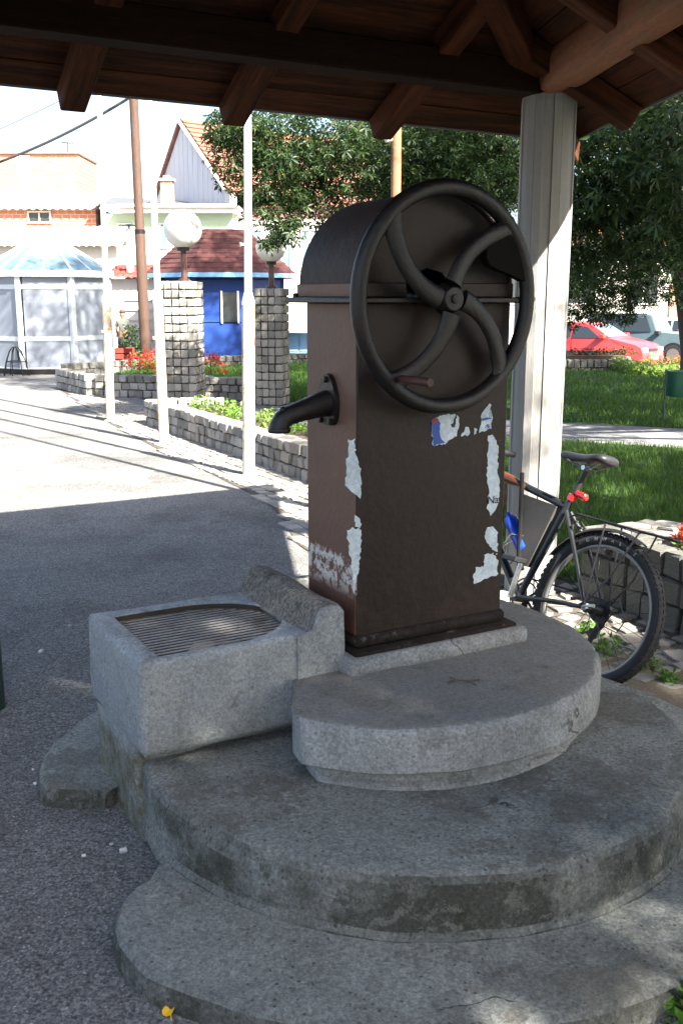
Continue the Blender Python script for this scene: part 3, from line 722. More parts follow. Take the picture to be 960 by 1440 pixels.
# bottom slab with a notch for the trough foot
ca = Vector((.186, 3.08, 0)); ra = 1.225
near = [on_z(x, y, ZA) for x, y in ((205, 1368), (183, 1345), (168, 1325), (162, 1303), (164, 1283), (172, 1266), (188, 1250), (206, 1240))]
farp = [on_z(x, y, ZA) for x, y in ((150, 1112), (110, 1111), (77, 1110), (64, 1106), (56, 1094), (56, 1078), (63, 1059), (76, 1040))]
an0 = atan2(near[0].y - ca.y, near[0].x - ca.x); an1 = atan2(farp[-1].y - ca.y, farp[-1].x - ca.x)
while an1 < an0: an1 += 2 * pi
outl = [fr(1.0, 2.72, ZA), fr(1.0, 3.0, ZA)] + farp
# go clockwise from the far end round the back to the near end
a = an1 - .04
while a > an0 + .04 - 2 * pi + 2 * pi * (1 if an1 > an0 + 2 * pi else 0):
    if a < an0 + .04: break
    a -= .03
arc = []
a_hi, a_lo = an1, an0
if a_hi - a_lo > 2 * pi: a_hi -= 2 * pi
# the long way: from an1 decreasing through the back (pi/2), right (0), front (-pi/2) to an0
s_ = atan2(farp[-1].y - ca.y, farp[-1].x - ca.x); e_ = atan2(near[0].y - ca.y, near[0].x - ca.x)
if s_ < 0: s_ += 2 * pi
if e_ > 0: e_ -= 2 * pi
k = s_ - .03
while k > e_ + .03:
    rr = ra + .012 * noise.noise((cos(k) * 3, sin(k) * 3, 4)) + .005 * noise.noise((cos(k) * 14, sin(k) * 14, 4))
    arc.append(Vector((ca.x + rr * cos(k), ca.y + rr * sin(k), ZA))); k -= .025
outl = [fr(1.0, 3.02, ZA)] + farp + arc + near + [fr(1.0, 2.70, ZA)]
bm = bmesh.new(); n = len(outl); cc = Vector((.1, 3.05, 0))
rings = []
for off_, z in ((.012, -.03), (.016, .02), (.006, ZA - .03), (0, ZA - .012), (-.014, ZA)):
    rings.append([bm.verts.new(((p.x - ca.x) * (1 + off_ / ra), (p.y - ca.y) * (1 + off_ / ra), z)) for p in outl])
for i in range(4):
    for j in range(n): bm.faces.new((rings[i][j], rings[i][(j + 1) % n], rings[i + 1][(j + 1) % n], rings[i + 1][j]))
top = bm.faces.new(rings[-1]); bmesh.ops.triangulate(bm, faces=[top]); bmesh.ops.recalc_face_normals(bm, faces=bm.faces)
me = bpy.data.meshes.new('bottom_step'); bm.to_mesh(me); bm.free(); me.polygons.foreach_set('use_smooth', [True] * len(me.polygons)); me.set_sharp_from_angle(angle=radians(45))
o = link('step', me, mt['concA'], st); o['label'] = 'widest bottom step'
cb = Vector((.236, 3.045, 0)); rb = .865
o = disc('step', cb, [(rb + .034, ZA - .02), (rb + .03, ZA + .004), (rb + .018, ZA + .02), (rb + .012, ZBt - .05), (rb + .008, ZBt - .022), (rb - .002, ZBt - .006), (rb - .018, ZBt)], mt['concA'], 3.3, .010)
o['label'] = 'middle step with a dark mossy riser'
cc_ = Vector((.175, 3.27, 0)); rc = .698
disc('step', cc_, [(rc - .03, ZBt - .02), (rc - .04, ZBt + .008), (rc - .055, ZBt + .018), (rc - .065, ZC - .128)], mt['concC'], 8.1, .006, cut=1.36)['label'] = 'recessed foot of the top step'
disc('step', cc_, [(rc - .12, ZC - .137), (rc - .002, ZC - .138), (rc + .004, ZC - .132), (rc + .003, ZC - .03), (rc, ZC - .014), (rc - .01, ZC - .003), (rc - .022, ZC)], mt['concC'], 5.7, .006, cut=1.31)['label'] = 'round slab of the top step'
# trough in the pump frame
TX0, TX1, TY0, TY1, TZ, TLIP = .82, 1.49, 2.63, 3.18, .62, .315
tro = empty('concrete_trough', fr((TX0 + TX1) / 2, (TY0 + TY1) / 2, 0), TH, 'grey concrete trough block with a D-shaped opening beside the pump', 'trough')
tcx, tcy = (TX0 + TX1) / 2, (TY0 + TY1) / 2
def rrect(x0, x1, y0, y1, r, step=.02):
    pts = []
    for cx, cy, a0 in ((x1 - r, y0 + r, -pi / 2), (x1 - r, y1 - r, 0), (x0 + r, y1 - r, pi / 2), (x0 + r, y0 + r, pi)):
        pts += [(cx + r * cos(a0 + k * pi / 12), cy + r * sin(a0 + k * pi / 12)) for k in range(7)]
    out = []
    for i in range(len(pts)):
        a, b = Vector((*pts[i], 0)), Vector((*pts[(i + 1) % len(pts)], 0)); m_ = max(1, int((b - a).length / step))
        out += [(a + (b - a) * (k / m_)) for k in range(m_)]
    return out
x0, x1, y0, y1 = TX0 - tcx, TX1 - tcx, TY0 - tcy, TY1 - tcy
oct_ = rrect(x0, x1, y0, y1, .03)
def dshape(ins=0):
    gx0, gx1, gy0, gy1 = .895 - tcx + ins, 1.385 - tcx - ins, 2.675 - tcy + ins, 3.105 - tcy - ins
    h = (gy1 - gy0) / 2; cyy = (gy0 + gy1) / 2; ex = .26 - ins * .3
    return [(gx0, gy0), (gx0 + .1, gy0)] + [(gx1 - ex + ex * sin(pi * k / 24), cyy - h * cos(pi * k / 24)) for k in range(25)] + [(gx0 + .1, gy1), (gx0, gy1)], (gx0, gx1, gy0, gy1, ex)
bm = bmesh.new()
def ring_v(pts, z, nz_=.005, sd=0):
    return [bm.verts.new((p[0] + nz_ * noise.noise((p[0] * 5 + sd, p[1] * 5, z * 5)), p[1] + nz_ * noise.noise((p[0] * 5, p[1] * 5 + sd, z * 5 + 9)), z + .6 * nz_ * noise.noise((p[0] * 6, p[1] * 6, 3 + sd)))) for p in pts]
def shrink(pts, d):
    return [(max(x0 + d, min(x1 - d, p[0])) if True else 0, max(y0 + d, min(y1 - d, p[1]))) for p in pts]
levels = [(TLIP + .0, .03), (TLIP + .008, .012), (TLIP + .03, .0), (TLIP + .10, -.004), (TLIP + .18, -.002), (TZ - .03, .0), (TZ - .012, .004), (TZ - .003, .012), (TZ, .02)]
rg = [ring_v(shrink(oct_, max(0, d)), z, .007) for z, d in levels]
n = len(oct_)
for i in range(len(rg) - 1):
    for j in range(n): bm.faces.new((rg[i][j], rg[i][(j + 1) % n], rg[i + 1][(j + 1) % n], rg[i + 1][j]))
bm.faces.new(rg[0][::-1])
dp, gb = dshape()
hole = ring_v(dp, TZ - .004, .003, 5)
es = [bm.edges.get((rg[-1][j], rg[-1][(j + 1) % n])) for j in range(n)] + [bm.edges.new((hole[j], hole[(j + 1) % len(hole)])) for j in range(len(hole))]
bmesh.ops.triangle_fill(bm, edges=es, use_beauty=True)
h2_ = [bm.verts.new((v.co.x, v.co.y, TZ - .2)) for v in hole]
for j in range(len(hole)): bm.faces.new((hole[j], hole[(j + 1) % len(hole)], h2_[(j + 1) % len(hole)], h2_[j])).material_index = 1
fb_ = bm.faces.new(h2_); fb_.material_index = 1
bmesh.ops.recalc_face_normals(bm, faces=bm.faces)
me = bpy.data.meshes.new('trough_body'); bm.to_mesh(me); bm.free(); me.polygons.foreach_set('use_smooth', [True] * len(me.polygons)); me.set_sharp_from_angle(angle=radians(50))
me.materials.append(mt['concT']); me.materials.append(mt['cavity']); link('trough_body', me, None, tro)
# foot below the trough (set back under the lip), flush at the end
mb = MB(); pl = rrect(x0 + .006, x1 + .05, y0 + .10, y1 - .05, .02)
vs_ = []; zz = (-.05, .05, .16, .26, TLIP + .02); n = len(pl)
for i, z in enumerate(zz):
    for p in pl:
        e = .006 * noise.noise((p[0] * 6, p[1] * 6, z * 6)); f_ = -.085 * max(0, (.26 - z)) / .26 * (1 if p[1] < 0 else 0)
        vs_.append((p[0] + e, p[1] + e + (f_ if p[0] < x0 + .12 else 0), z))
mb.add(vs_, [(i * n + j, i * n + (j + 1) % n, (i + 1) * n + (j + 1) % n, (i + 1) * n + j) for i in range(len(zz) - 1) for j in range(n)])
mb.build('trough_foot', mt['concT'], tro, 50)
# raised kerb across the pump end
mb = MB(); kx0, kx1 = 1.375 - tcx, 1.495 - tcx
prof = [(kx0 - .012, TZ - .01), (kx0 + .008, TZ + .012), (kx0 + .022, TZ + .055), (kx0 + .04, TZ + .078), (kx0 + .07, TZ + .085), (kx1 - .015, TZ + .078), (kx1, TZ + .06), (kx1 + .004, TZ - .06), (kx1, ZC - .02), (kx1 - .05, ZC - .02)]
ys_ = [y0 - .004, y0 + .008, y0 + .02] + [y0 + .02 + (y1 - y0 - .04) * k / 22 for k in range(1, 23)] + [y1 - .008, y1 + .002]
vs_ = []; m_ = len(prof); xc = (kx0 + kx1) / 2
for i, y in enumerate(ys_):
    sc = .90 if i in (0, len(ys_) - 1) else (.97 if i in (1, len(ys_) - 2) else 1)
    for (x, z) in prof:
        vs_.append((xc + (x - xc) * sc + .008 * noise.noise((x * 8, y * 7, z * 8)), y, TZ + (z - TZ) * (sc if z > TZ else 1) + .007 * noise.noise((x * 9, y * 6, z * 9 + 4))))
mb.add(vs_, [(i * m_ + j, i * m_ + (j + 1) % m_, (i + 1) * m_ + (j + 1) % m_, (i + 1) * m_ + j) for i in range(len(ys_) - 1) for j in range(m_)] + [tuple(range(m_))[::-1], tuple((len(ys_) - 1) * m_ + j for j in range(m_))])
mb.build('raised_kerb', mt['kerb'], tro, 60)
ef = [(kx0 - .05, TZ - .003)] + [(x, z) for x, z in prof[1:-1]] + [(kx0 - .05, ZC - .02)] ; ef = [(xc + (x - xc) * .96, TZ + (z - TZ) * (.96 if z > TZ else 1)) for x, z in ef]
MB().prism(ef, y0 - .006, y0 + .004, lambda a, b, d: (a, d, b)).build('kerb_end_face', mt['concT'], tro)
# grate
gx0, gx1, gy0, gy1, ex = gb
grt = empty('drain_grate', fr(tcx, tcy, TZ - .03), TH, 'rusty D-shaped iron grate lying in the trough opening', 'grate')
dq, _ = dshape(.006)
zg = .006
MB().tube([(p[0], p[1], zg) for p in dq], .006, 6, closed=True).build('frame', mt['rust'], grt)
nb = 17
for k in range(nb):
    y = gy0 + .018 + (gy1 - gy0 - .036) * k / (nb - 1); cyy = (gy0 + gy1) / 2; h = (gy1 - gy0) / 2 - .006
    xr = gx1 - .006 - ex + ex * sqrt(max(0, 1 - ((y - cyy) / h) ** 2))
    MB().box(gx0 + .008, xr - .002, y - .0042, y + .0042, zg + .001, zg + .004).build('bar', mt['barmetal'], grt)
MB().box(gx0 + .008, gx0 + .03, gy0 + .01, gy1 - .01, zg - .016, zg - .009).build('cross_bar', mt['rust'], grt)
# ================================================================== PUMP
PX, PY, PZ = 1.867, 2.792, ZC
pump = empty('water_pump', fr(PX, PY, PZ), TH, 'tall dark brown cast iron water pump with a large hand wheel', 'water pump')
bx0, bx1, by0, by1 = -.328, .258, -.165, .165
hcx = (bx0 + bx1) / 2
MB().bbox(bx0 - .065, bx1 + .075, by0 - .075, by1 + .06, -.02, .05, .018).build('mortar_pad', mt['concC'], pump, 60)
mb = MB(); mb.bbox(bx0 - .025, bx1 + .04, by0 - .045, by1 + .04, .042, .062, .006); mb.bbox(bx0 - .01, bx1 + .014, by0 - .016, by1 + .014, .06, .105, .014); mb.build('base_plate', mt['grime'], pump, 60)
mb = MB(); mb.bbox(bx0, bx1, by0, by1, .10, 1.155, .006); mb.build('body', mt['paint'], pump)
MB().bbox(bx0 - .045, bx1 + .04, by0 - .05, by1 + .065, 1.152, 1.170, .004).build('flange', mt['castiron'], pump)
for sx in (-1, 1):
    for sy in (-1, 1):
        MB().lathe([(.011, 0), (.011, .012), (.006, .016)], 6, cx=(bx0 - .024 if sx < 0 else bx1 + .024), cy=sy * .19, z0=1.168).build('bolt', mt['castiron'], pump)
MB().bbox(bx1 + .038, bx1 + .085, by0 - .02, by0 + .03, 1.155, 1.172, .003).build('lug', mt['castiron'], pump)
# hood: half drum with rim strip, shaft notch in the front plate
hr = .288; hz0 = 1.200; hy0, hy1 = by0 + .004, by1 + .055
arc_ = [(hcx + hr * cos(pi * k / 40), hz0 + hr * sin(pi * k / 40)) for k in range(41)]
hood = MB()
outer = [(hcx + hr, 1.168)] + arc_ + [(hcx - hr, 1.168)]
m_ = len(outer)
vs_ = [(x, hy0, z) for x, z in outer] + [(x, hy1, z) for x, z in outer]
hood.add(vs_, [(i, i + 1, m_ + i + 1, m_ + i) for i in range(m_ - 1)])
hd = hood.build('hood', mt['hoodlit'], pump, 60)
def plate(y, name):
    nt_ = [(x - .07, z) for x, z in ((-.08, 1.168), (-.08, 1.215), (-.055, 1.245), (0, 1.258), (.055, 1.245), (.08, 1.215), (.08, 1.168))]
    pl_ = [(x, z) for x, z in outer] + nt_
    MB().prism(pl_, y, y + .006, lambda a, b, d: (a, d, b)).build(name, mt['paint'], hd)
bpy.context.view_layer.update()
plate(hy0 + .002, 'front_plate'); plate(hy1 - .008, 'back_plate')
# seam strips round the hood foot and edge bead
MB().tube([(x, hy0, z) for x, z in arc_], .007, 6).build('edge_bead', mt['paint'], hd, True)
MB().bbox(hcx - hr - .008, hcx - hr + .004, hy0 - .004, hy1 + .004, 1.170, 1.212, .003).build('rim_strip', mt['paint'], hd)
MB().bbox(hcx + hr - .004, hcx + hr + .008, hy0 - .004, hy1 + .004, 1.170, 1.212, .003).build('rim_strip', mt['paint'], hd)
MB().bbox(hcx - hr - .006, -.155, hy0 - .012, hy0 - .001, 1.170, 1.214, .003).build('rim_strip', mt['paint'], hd)
MB().bbox(.015, hcx + hr + .006, hy0 - .012, hy0 - .001, 1.170, 1.214, .003).build('rim_strip', mt['paint'], hd)
# wheel
wx, wy, wz, wr = 1.808 - PX, 2.553 - PY, 1.645 - PZ, .350
MB().tube([(wx, wy - .03, wz), (wx, by1, wz)], .028, 14).build('axle', mt['castiron'], pump, True)
whl = MB().tube([(wx + (wr - .022) * cos(2 * pi * k / 64), wy, wz + (wr - .022) * sin(2 * pi * k / 64)) for k in range(64)], .0250, 14, closed=True).build('wheel', mt['castiron'], pump, 'all')
whl['label'] = 'large hand wheel with four curved spokes'
def wpt(r, a, dy=0): return (wx + r * cos(a), wy + dy, wz + r * sin(a))
for s_a, e_a in ((178, 131), (272, 229), (-4, -46), (82, 40)):
    path = []
    rad = []
    for k in range(15):
        t = k / 14; r_ = .045 + (wr - .045 - .02) * t; tt = t ** .75
        a = radians(s_a + (e_a - s_a) * tt); path.append(wpt(r_, a, -.02 * (1 - t))); rad.append(.0175 - .003 * sin(pi * t) + (.005 if t > .93 else 0))
    MB().tube(path, rad, 12, squash=1.95).build('spoke', mt['castiron'], whl, True)
MB().lathe([(.05, 0), (.05, .012), (.042, .026), (.040, .04), (.034, .046), (.014, .047), (.014, .053), (.010, .055)], 20).build('hub', mt['castiron'], whl, True)
hb = children(whl)[-1]
for c in children(whl):
    if c.name.startswith('hub'): c.matrix_local = Matrix.Translation((wx, wy + .01, wz)) @ Matrix.Rotation(pi / 2, 4, 'X')
# counterweight web between upper right spoke and rim
cw_ = []
for a in np.linspace(8, 48, 14): cw_.append((wx + (wr - .02) * cos(radians(a)), wz + (wr - .02) * sin(radians(a))))
for a, r_ in ((51, .30), (53, .262), (50, .220), (43, .190), (34, .185), (25, .21), (18, .25), (11, .30)): cw_.append((wx + r_ * cos(radians(a)), wz + r_ * sin(radians(a))))
MB().prism(cw_, wy - .016, wy + .016, lambda a, b, d: (a, d, b)).build('counterweight', mt['matteiron'], whl)
hp = wpt(.30, radians(231))
MB().tube([(hp[0], hp[1], hp[2]), (hp[0], hp[1] - .03, hp[2]), (hp[0], hp[1] - .032, hp[2]), (hp[0] + .004, hp[1] - .13, hp[2] - .002), (hp[0] + .004, hp[1] - .16, hp[2] - .002)], [.010, .010, .012, .013, .012], 12).build('crank_handle', mt['handle'], whl, True)
bpy.context.view_layer.update()
whl.matrix_local = Matrix.Translation((wx + .008, wy, wz)) @ Matrix.Rotation(radians(3.5), 4, 'Z') @ Matrix.Translation((-wx, -wy, -wz))
# spout on the narrow face
sp_z = 1.325 - PZ; X0 = bx0
sp = MB()
pth = [(X0, 0, sp_z - .004), (X0 - .04, 0, sp_z - .010), (X0 - .11, 0, sp_z - .027), (X0 - .15, 0, sp_z - .038), (X0 - .172, 0, sp_z - .050), (X0 - .181, 0, sp_z - .064), (X0 - .183, 0, sp_z - .078)]
sp.tube(pth, [.044, .040, .033, .031, .031, .031, .033], 16, cap=False)
spo = sp.build('spout', mt['castiron'], pump, True)
MB().lathe([(.033, -.004), (.036, .0), (.036, .008), (.033, .012)], 18, cx=X0 - .183, cy=0, z0=sp_z - .085).build('nozzle_ring', mt['castiron'], spo, True)
MB().lathe([(.003, -.016), (.027, -.015), (.030, -.006)], 16, cx=X0 - .183, cy=0, z0=sp_z - .070).build('outlet', mt['ink'], spo)
kn = MB(); kn.lathe([(.013, 0), (.012, .008), (.007, .014), (.002, .016)], 10, cx=X0 - .168, cy=0, z0=sp_z - .024); kn.build('nib', mt['castiron'], spo, True)
fl = []
for k in range(36):
    a = 2 * pi * k / 36; r_ = .062 + .026 * max(0, cos(a - pi / 2)) ** 6 + .018 * max(0, cos(a + pi / 2 - .5)) ** 8 + .018 * max(0, cos(a + pi / 2 + .5)) ** 8
    fl.append((r_ * cos(a), sp_z + r_ * sin(a)))
MB().prism(fl, X0 - .016, X0 + .003, lambda a, b, d: (d, a, b)).build('spout_flange', mt['castiron'], spo)
for a in (pi / 2, -pi / 2 - .5, -pi / 2 + .5):
    o = MB().lathe([(.010, 0), (.010, .008), (.005, .010)], 6).build('bolt', mt['castiron'], spo)
    o.matrix_local = Matrix.Translation((X0 - .016, .068 * cos(a), sp_z + .070 * sin(a))) @ Matrix.Rotation(-pi / 2, 4, 'Y')
# torn paper remnants on the broad face
FY = TY0_ = PY + by0
PO = fr(PX, PY, PZ)
Minv = (Matrix.Translation(PO) @ Matrix.Rotation(TH, 4, 'Z')).inverted()
def face_pt(x, y):                        # photograph pixel to the plane of the broad face
    d = ray(x, y); p0 = fr(0, FY); t = (p0 - Vector((0, 0, HC))).dot(N_) / d.dot(N_)
    q = Minv @ (Vector((0, 0, HC)) + d * t); return (q.x, q.z)
def scrap(pts, m, lift=.0012, label=None, jag=.0042):
    P = [Vector((*face_pt(*p), 0)) for p in pts]; out = []
    for i in range(len(P)):
        a, b = P[i], P[(i + 1) % len(P)]; k = max(1, int((b - a).length / .008))
        for j in range(k):
            q = a + (b - a) * j / k; out.append((q.x + random.uniform(-jag, jag), q.y + random.uniform(-jag, jag)))
    mb = MB(); mb.prism(out, by0 - lift, by0 - lift + .0006, lambda a, b, d: (a, d, b)); o = mb.build('paper_remnant', m, pump)
    if label: o['label'] = label
scrap([(489, 616), (494, 620), (498, 618), (500, 640), (506, 660), (508, 690), (506, 702), (494, 690), (486, 684), (486, 650), (491, 640)], mt['paper'])
scrap([(498, 724), (504, 730), (508, 738), (506, 742), (500, 740)], mt['paper'])
scrap([(488, 745), (496, 742), (507, 745), (507, 775), (504, 800), (499, 822), (498, 834), (494, 800), (492, 780), (490, 760), (487, 752)], mt['paper'])
scrap([(606, 592), (614, 586), (640, 581), (645, 590), (642, 612), (626, 624), (608, 627)], mt['paper'], .0012)
scrap([(606, 592), (613, 587), (619, 595), (617, 612), (624, 622), (608, 627)], mt['paperblue'], .0022)
scrap([(605, 590), (613, 586), (615, 592), (607, 597)], mt['paperred'], .003)
scrap([(634, 597), (640, 583), (642, 587), (638, 602)], mt['ink'], .0022)
scrap([(647, 613), (654, 600), (659, 600), (659, 612)], mt['paper'])
scrap([(665, 611), (666, 601), (670, 602), (669, 610)], mt['paper'])
scrap([(674, 608), (676, 585), (682, 574), (688, 566), (691, 578), (691, 602)], mt['paper'])
scrap([(677, 592), (690, 589), (690, 575), (688, 574), (687, 586), (677, 588)], mt['paperblue'], .0022, jag=.0005)
scrap([(686, 612), (692, 612), (697, 620), (700, 632), (699, 660), (702, 690), (700, 706), (696, 718), (690, 724), (685, 716), (686, 690), (684, 665)], mt['paper'])
scrap([(683, 744), (692, 740), (699, 748), (699, 776), (693, 774), (684, 764), (681, 754)], mt['paper'])
scrap([(681, 779), (692, 778), (699, 788), (699, 808), (676, 815), (666, 822), (665, 812), (669, 797), (680, 796)], mt['paper'])
def text_mesh(txt, size, m, name, parent, extrude=.0004):
    cu = bpy.data.curves.new(name, 'FONT'); cu.body = txt; cu.size = size; cu.extrude = extrude; cu.align_x = 'CENTER'; cu.align_y = 'CENTER'
    o = bpy.data.objects.new(name + '_tmp', cu); C.objects.link(o); bpy.context.view_layer.update()
    me = bpy.data.meshes.new_from_object(o.evaluated_get(bpy.context.evaluated_depsgraph_get())); bpy.data.objects.remove(o)
    me.materials.clear(); me.materials.append(m); return link(name, me, None, parent)
for (x, y, txt, sz, m) in ((684, 583, 'XI', .036, 'paper'), (684, 600, '-9j', .022, 'paperblue'), (692, 703, 'Na', .040, 'ink')):
    q = face_pt(x, y); o = text_mesh(txt, sz, mt[m], 'lettering', pump); o.matrix_local = Matrix.Translation((q[0], by0 - .0034, q[1])) @ Matrix.Rotation(pi / 2, 4, 'X')
# twig on the top step, yellow leaf and pebbles on the asphalt
tw = on_z(652, 962, ZC)
o = MB().tube([(-.05, .0, .006), (-.02, .01, .012), (.01, .005, .009), (.05, .02, .007)], .003, 5).tube([(-.02, .01, .011), (-.04, .035, .008)], .002, 5).tube([(.01, .005, .009), (.035, -.02, .006)], .002, 5).build('twig', mt['bark']); o.location = tw
tag(o, 'small forked dry twig lying on the top step', 'twig')
lf = G(242, 1421)
lpts = []
for k in range(28):
    a = 2 * pi * k / 28; r_ = .022 * (1 + .25 * cos(3 * a) + .12 * cos(5 * a + 1)); lpts.append((r_ * cos(a), r_ * sin(a)))
mb = MB(); mb.add([(x, y, .012 + .006 * sin(x * 90) + .005 * cos(y * 120)) for x, y in lpts] + [(0, 0, .008)], [(k, (k + 1) % 28, 28) for k in range(28)]); mb.tube([(0, -.02, .012), (.006, -.04, .006)], .0012, 5)
o = mb.build('fallen_leaf', mt['yellowleaf']); o.location = lf; tag(o, 'bright yellow fallen leaf on the asphalt beside the bottom step', 'leaf')
pebm = stone_mesh(3).mesh('pebble', [mt['pebble']], smooth='all')
for (x, y, s) in ((278, 1425, .022), (58, 918, .032), (174, 1198, .026), (50, 1103, .016), (47, 1083, .014), (206, 1385, .014), (157, 1188, .013), (118, 1204, .014), (98, 880, .012), (240, 1400, .01), (62, 1116, .01), (135, 1130, .012)):
    p = G(x, y); o = link('pebble', pebm); s *= .7; o.location = p + Vector((0, 0, s * .3)); o.scale = (s * 1.2, s * .8, s * .6); o.rotation_euler = (0, 0, random.uniform(0, 3))
    tag(o, {278: 'white pebble lying right beside the yellow fallen leaf', 58: 'large white pebble alone on the open asphalt left of the trough', 174: 'oblong white pebble against the foot of the trough'}.get(x, 'tiny white pebble on the grey asphalt around the bottom step'), 'pebble', 'white pebbles on the asphalt')
# ================================================================== BICYCLE (x forward, y left, z up)
bike = empty('bicycle', (0, 0, 0), 0, 'dark touring bicycle with rear rack and blue bottle leaning by the column', 'bicycle')
RA = Vector((0, 0, .338)); FA = Vector((1.07, 0, .338)); BBk = Vector((.435, 0, .29)); STt = Vector((.285, 0, .775)); HT = Vector((.925, 0, .90)); HBm = Vector((.965, 0, .775))
def tubes(name, segs, m, parent, n=10):
    mb = MB()
    for path, r_ in segs: mb.tube(path, r_, n)
    return mb.build(name, m, parent, True)
fm = tubes('frame', [([BBk, STt], .017), ([BBk, HBm + Vector((-.01, 0, .02))], .021), ([STt + (BBk - STt) * .06, HT + Vector((.005, 0, -.03))], .018), ([HT + (HT - HBm) * .15, HBm], .022), ([BBk + Vector((0, -.035, 0)), BBk + Vector((0, .035, 0))], .024)], mt['bikeframe'], bike, 12)
for s in (-1, 1):
    tubes('chain_stay', [([BBk + Vector((-.02, .03 * s, 0)), RA + Vector((.18, .05 * s, -.012)), RA + Vector((.01, .066 * s, 0))], [.012, .010, .009])], mt['bikeframe'], fm)
    tubes('seat_stay', [([STt + Vector((-.005, .016 * s, -.05)), STt + (RA - STt) * .35 + Vector((0, .05 * s, 0)), RA + Vector((.01, .066 * s, .01))], [.010, .010, .008])], mt['bikeframe'], fm)
    tubes('dropout', [([RA + Vector((.03, .068 * s, .01)), RA + Vector((-.01, .068 * s, -.01))], .013)], mt['bikeframe'], fm, 6)
for s in (-1, 1):
    pass
fk = tubes('fork', [([HBm, HBm + Vector((.005, 0, -.05))], .02), ([HBm + Vector((.01, .0, -.05)), HBm + Vector((.015, .055, -.08)), FA + Vector((-.005, .055, .0))], [.016, .016, .010]), ([HBm + Vector((.01, .0, -.05)), HBm + Vector((.015, -.055, -.08)), FA + Vector((-.005, -.055, .0))], [.016, .016, .010])], mt['bikeframe'], bike)
spd = STt + (STt - BBk).normalized() * .155
pst = tubes('seat_post', [([STt - (STt - BBk) * .02, spd], .0135)], mt['black'], bike)
tubes('clamp', [([STt + (STt - BBk) * .01 , STt + (STt - BBk) * .06], .022)], mt['redlamp'], bike)
# saddle, lofted
def loft(sections, n=14):
    mb = MB(); vs_ = []; m_ = len(sections)
    for (x, w, h, z, fl_) in sections:
        for k in range(n):
            a = 2 * pi * k / n; c_, s_ = cos(a), sin(a)
            vs_.append((x, w * (abs(c_) ** .8) * (1 if c_ > 0 else -1), z + h * (s_ if s_ > 0 else s_ * fl_)))
    fs = [(i * n + k, i * n + (k + 1) % n, (i + 1) * n + (k + 1) % n, (i + 1) * n + k) for i in range(m_ - 1) for k in range(n)] + [tuple(range(n))[::-1], tuple((m_ - 1) * n + k for k in range(n))]
    return mb.add(vs_, fs)
sz = spd.z + .055; sx = spd.x
sad = loft([(sx + .165, .008, .010, sz + .002, 1.4), (sx + .155, .018, .016, sz + .002, 1.4), (sx + .12, .023, .018, sz, 1.5), (sx + .06, .027, .018, sz - .002, 1.5), (sx + .0, .042, .020, sz - .002, 1.3), (sx - .045, .064, .024, sz, 1.1), (sx - .085, .074, .026, sz + .003, 1.0), (sx - .112, .066, .022, sz + .004, 1.0), (sx - .124, .045, .014, sz + .004, 1.0)]).build('saddle', mt['saddle'], bike, 'all')
tubes('saddle_rail', [([(sx + .11, .018, sz - .018), (sx + .04, .022, sz - .042), (sx - .04, .022, sz - .042), (sx - .09, .035, sz - .015)], .0045), ([(sx + .11, -.018, sz - .018), (sx + .04, -.022, sz - .042), (sx - .04, -.022, sz - .042), (sx - .09, -.035, sz - .015)], .0045), ([(sx, -.03, sz - .046), (sx, .03, sz - .046)], .012)], mt['chrome'], sad, 6)
def wheel(c, name, rear):
    w = empty('wheel_root', c); w.parent = bike
    bpy.data.objects.remove(w)
    Rt = .338
    def cir(r_, y=0, n=56): return [(c.x + r_ * cos(2 * pi * k / n), y, c.z + r_ * sin(2 * pi * k / n)) for k in range(n)]
    rim = MB().tube(cir(.280), .0115, 8, closed=True).build(name, mt['rim'], bike, 'all')
    ty = MB().tube(cir(.310, n=72), .0265, 14, closed=True)
    ty.build('tyre', mt['tyre'], rim, 'all')
    kb = MB()
    for k in range(76):
        a = 2 * pi * k / 76
        for j, oy in enumerate((-.019, 0, .019)):
            aa = a + (.02 if j == 1 else 0); M = Matrix.Translation(c) @ Matrix.Rotation(-aa, 4, 'Y') @ Matrix.Translation((.3355 - abs(oy) * .32, oy, 0)) @ Matrix.Rotation(oy * 30, 4, 'Z')
            kb.box(-.006, .004, -.006, .006, -.008, .008, M)
    o = kb.build('tread_knobs', mt['tyre'], rim); o['kind'] = 'stuff'
    for k in range(32):
        a = 2 * pi * k / 32; s = 1 if k % 2 else -1; b = a + (.5 if (k // 2) % 2 else -.5)
        MB().tube([(c.x + .018 * cos(b), s * .028, c.z + .018 * sin(b)), (c.x + .272 * cos(a), 0, c.z + .272 * sin(a))], .0013, 4, cap=False).build('spoke', mt['chrome' if not rear else 'black'], rim)
    MB().tube([c + Vector((0, -.06, 0)), c + Vector((0, -.035, 0)), c + Vector((0, -.03, 0)), c + Vector((0, .03, 0)), c + Vector((0, .035, 0)), c + Vector((0, .06, 0))], [.01, .011, .024, .024, .011, .01], 12).build('hub', mt['black'], rim, True)
    return rim
rwl = wheel(RA, 'rear_wheel', True); fwl = wheel(FA, 'front_wheel', False)
MB().tube([RA + Vector((0, .065, 0)), RA + Vector((0, .085, 0)), RA + Vector((.0, .09, .004)), RA + Vector((-.03, .094, .014)), RA + Vector((-.06, .094, .02))], [.012, .012, .006, .007, .009], 8).build('quick_release', mt['chrome'], rwl, True)
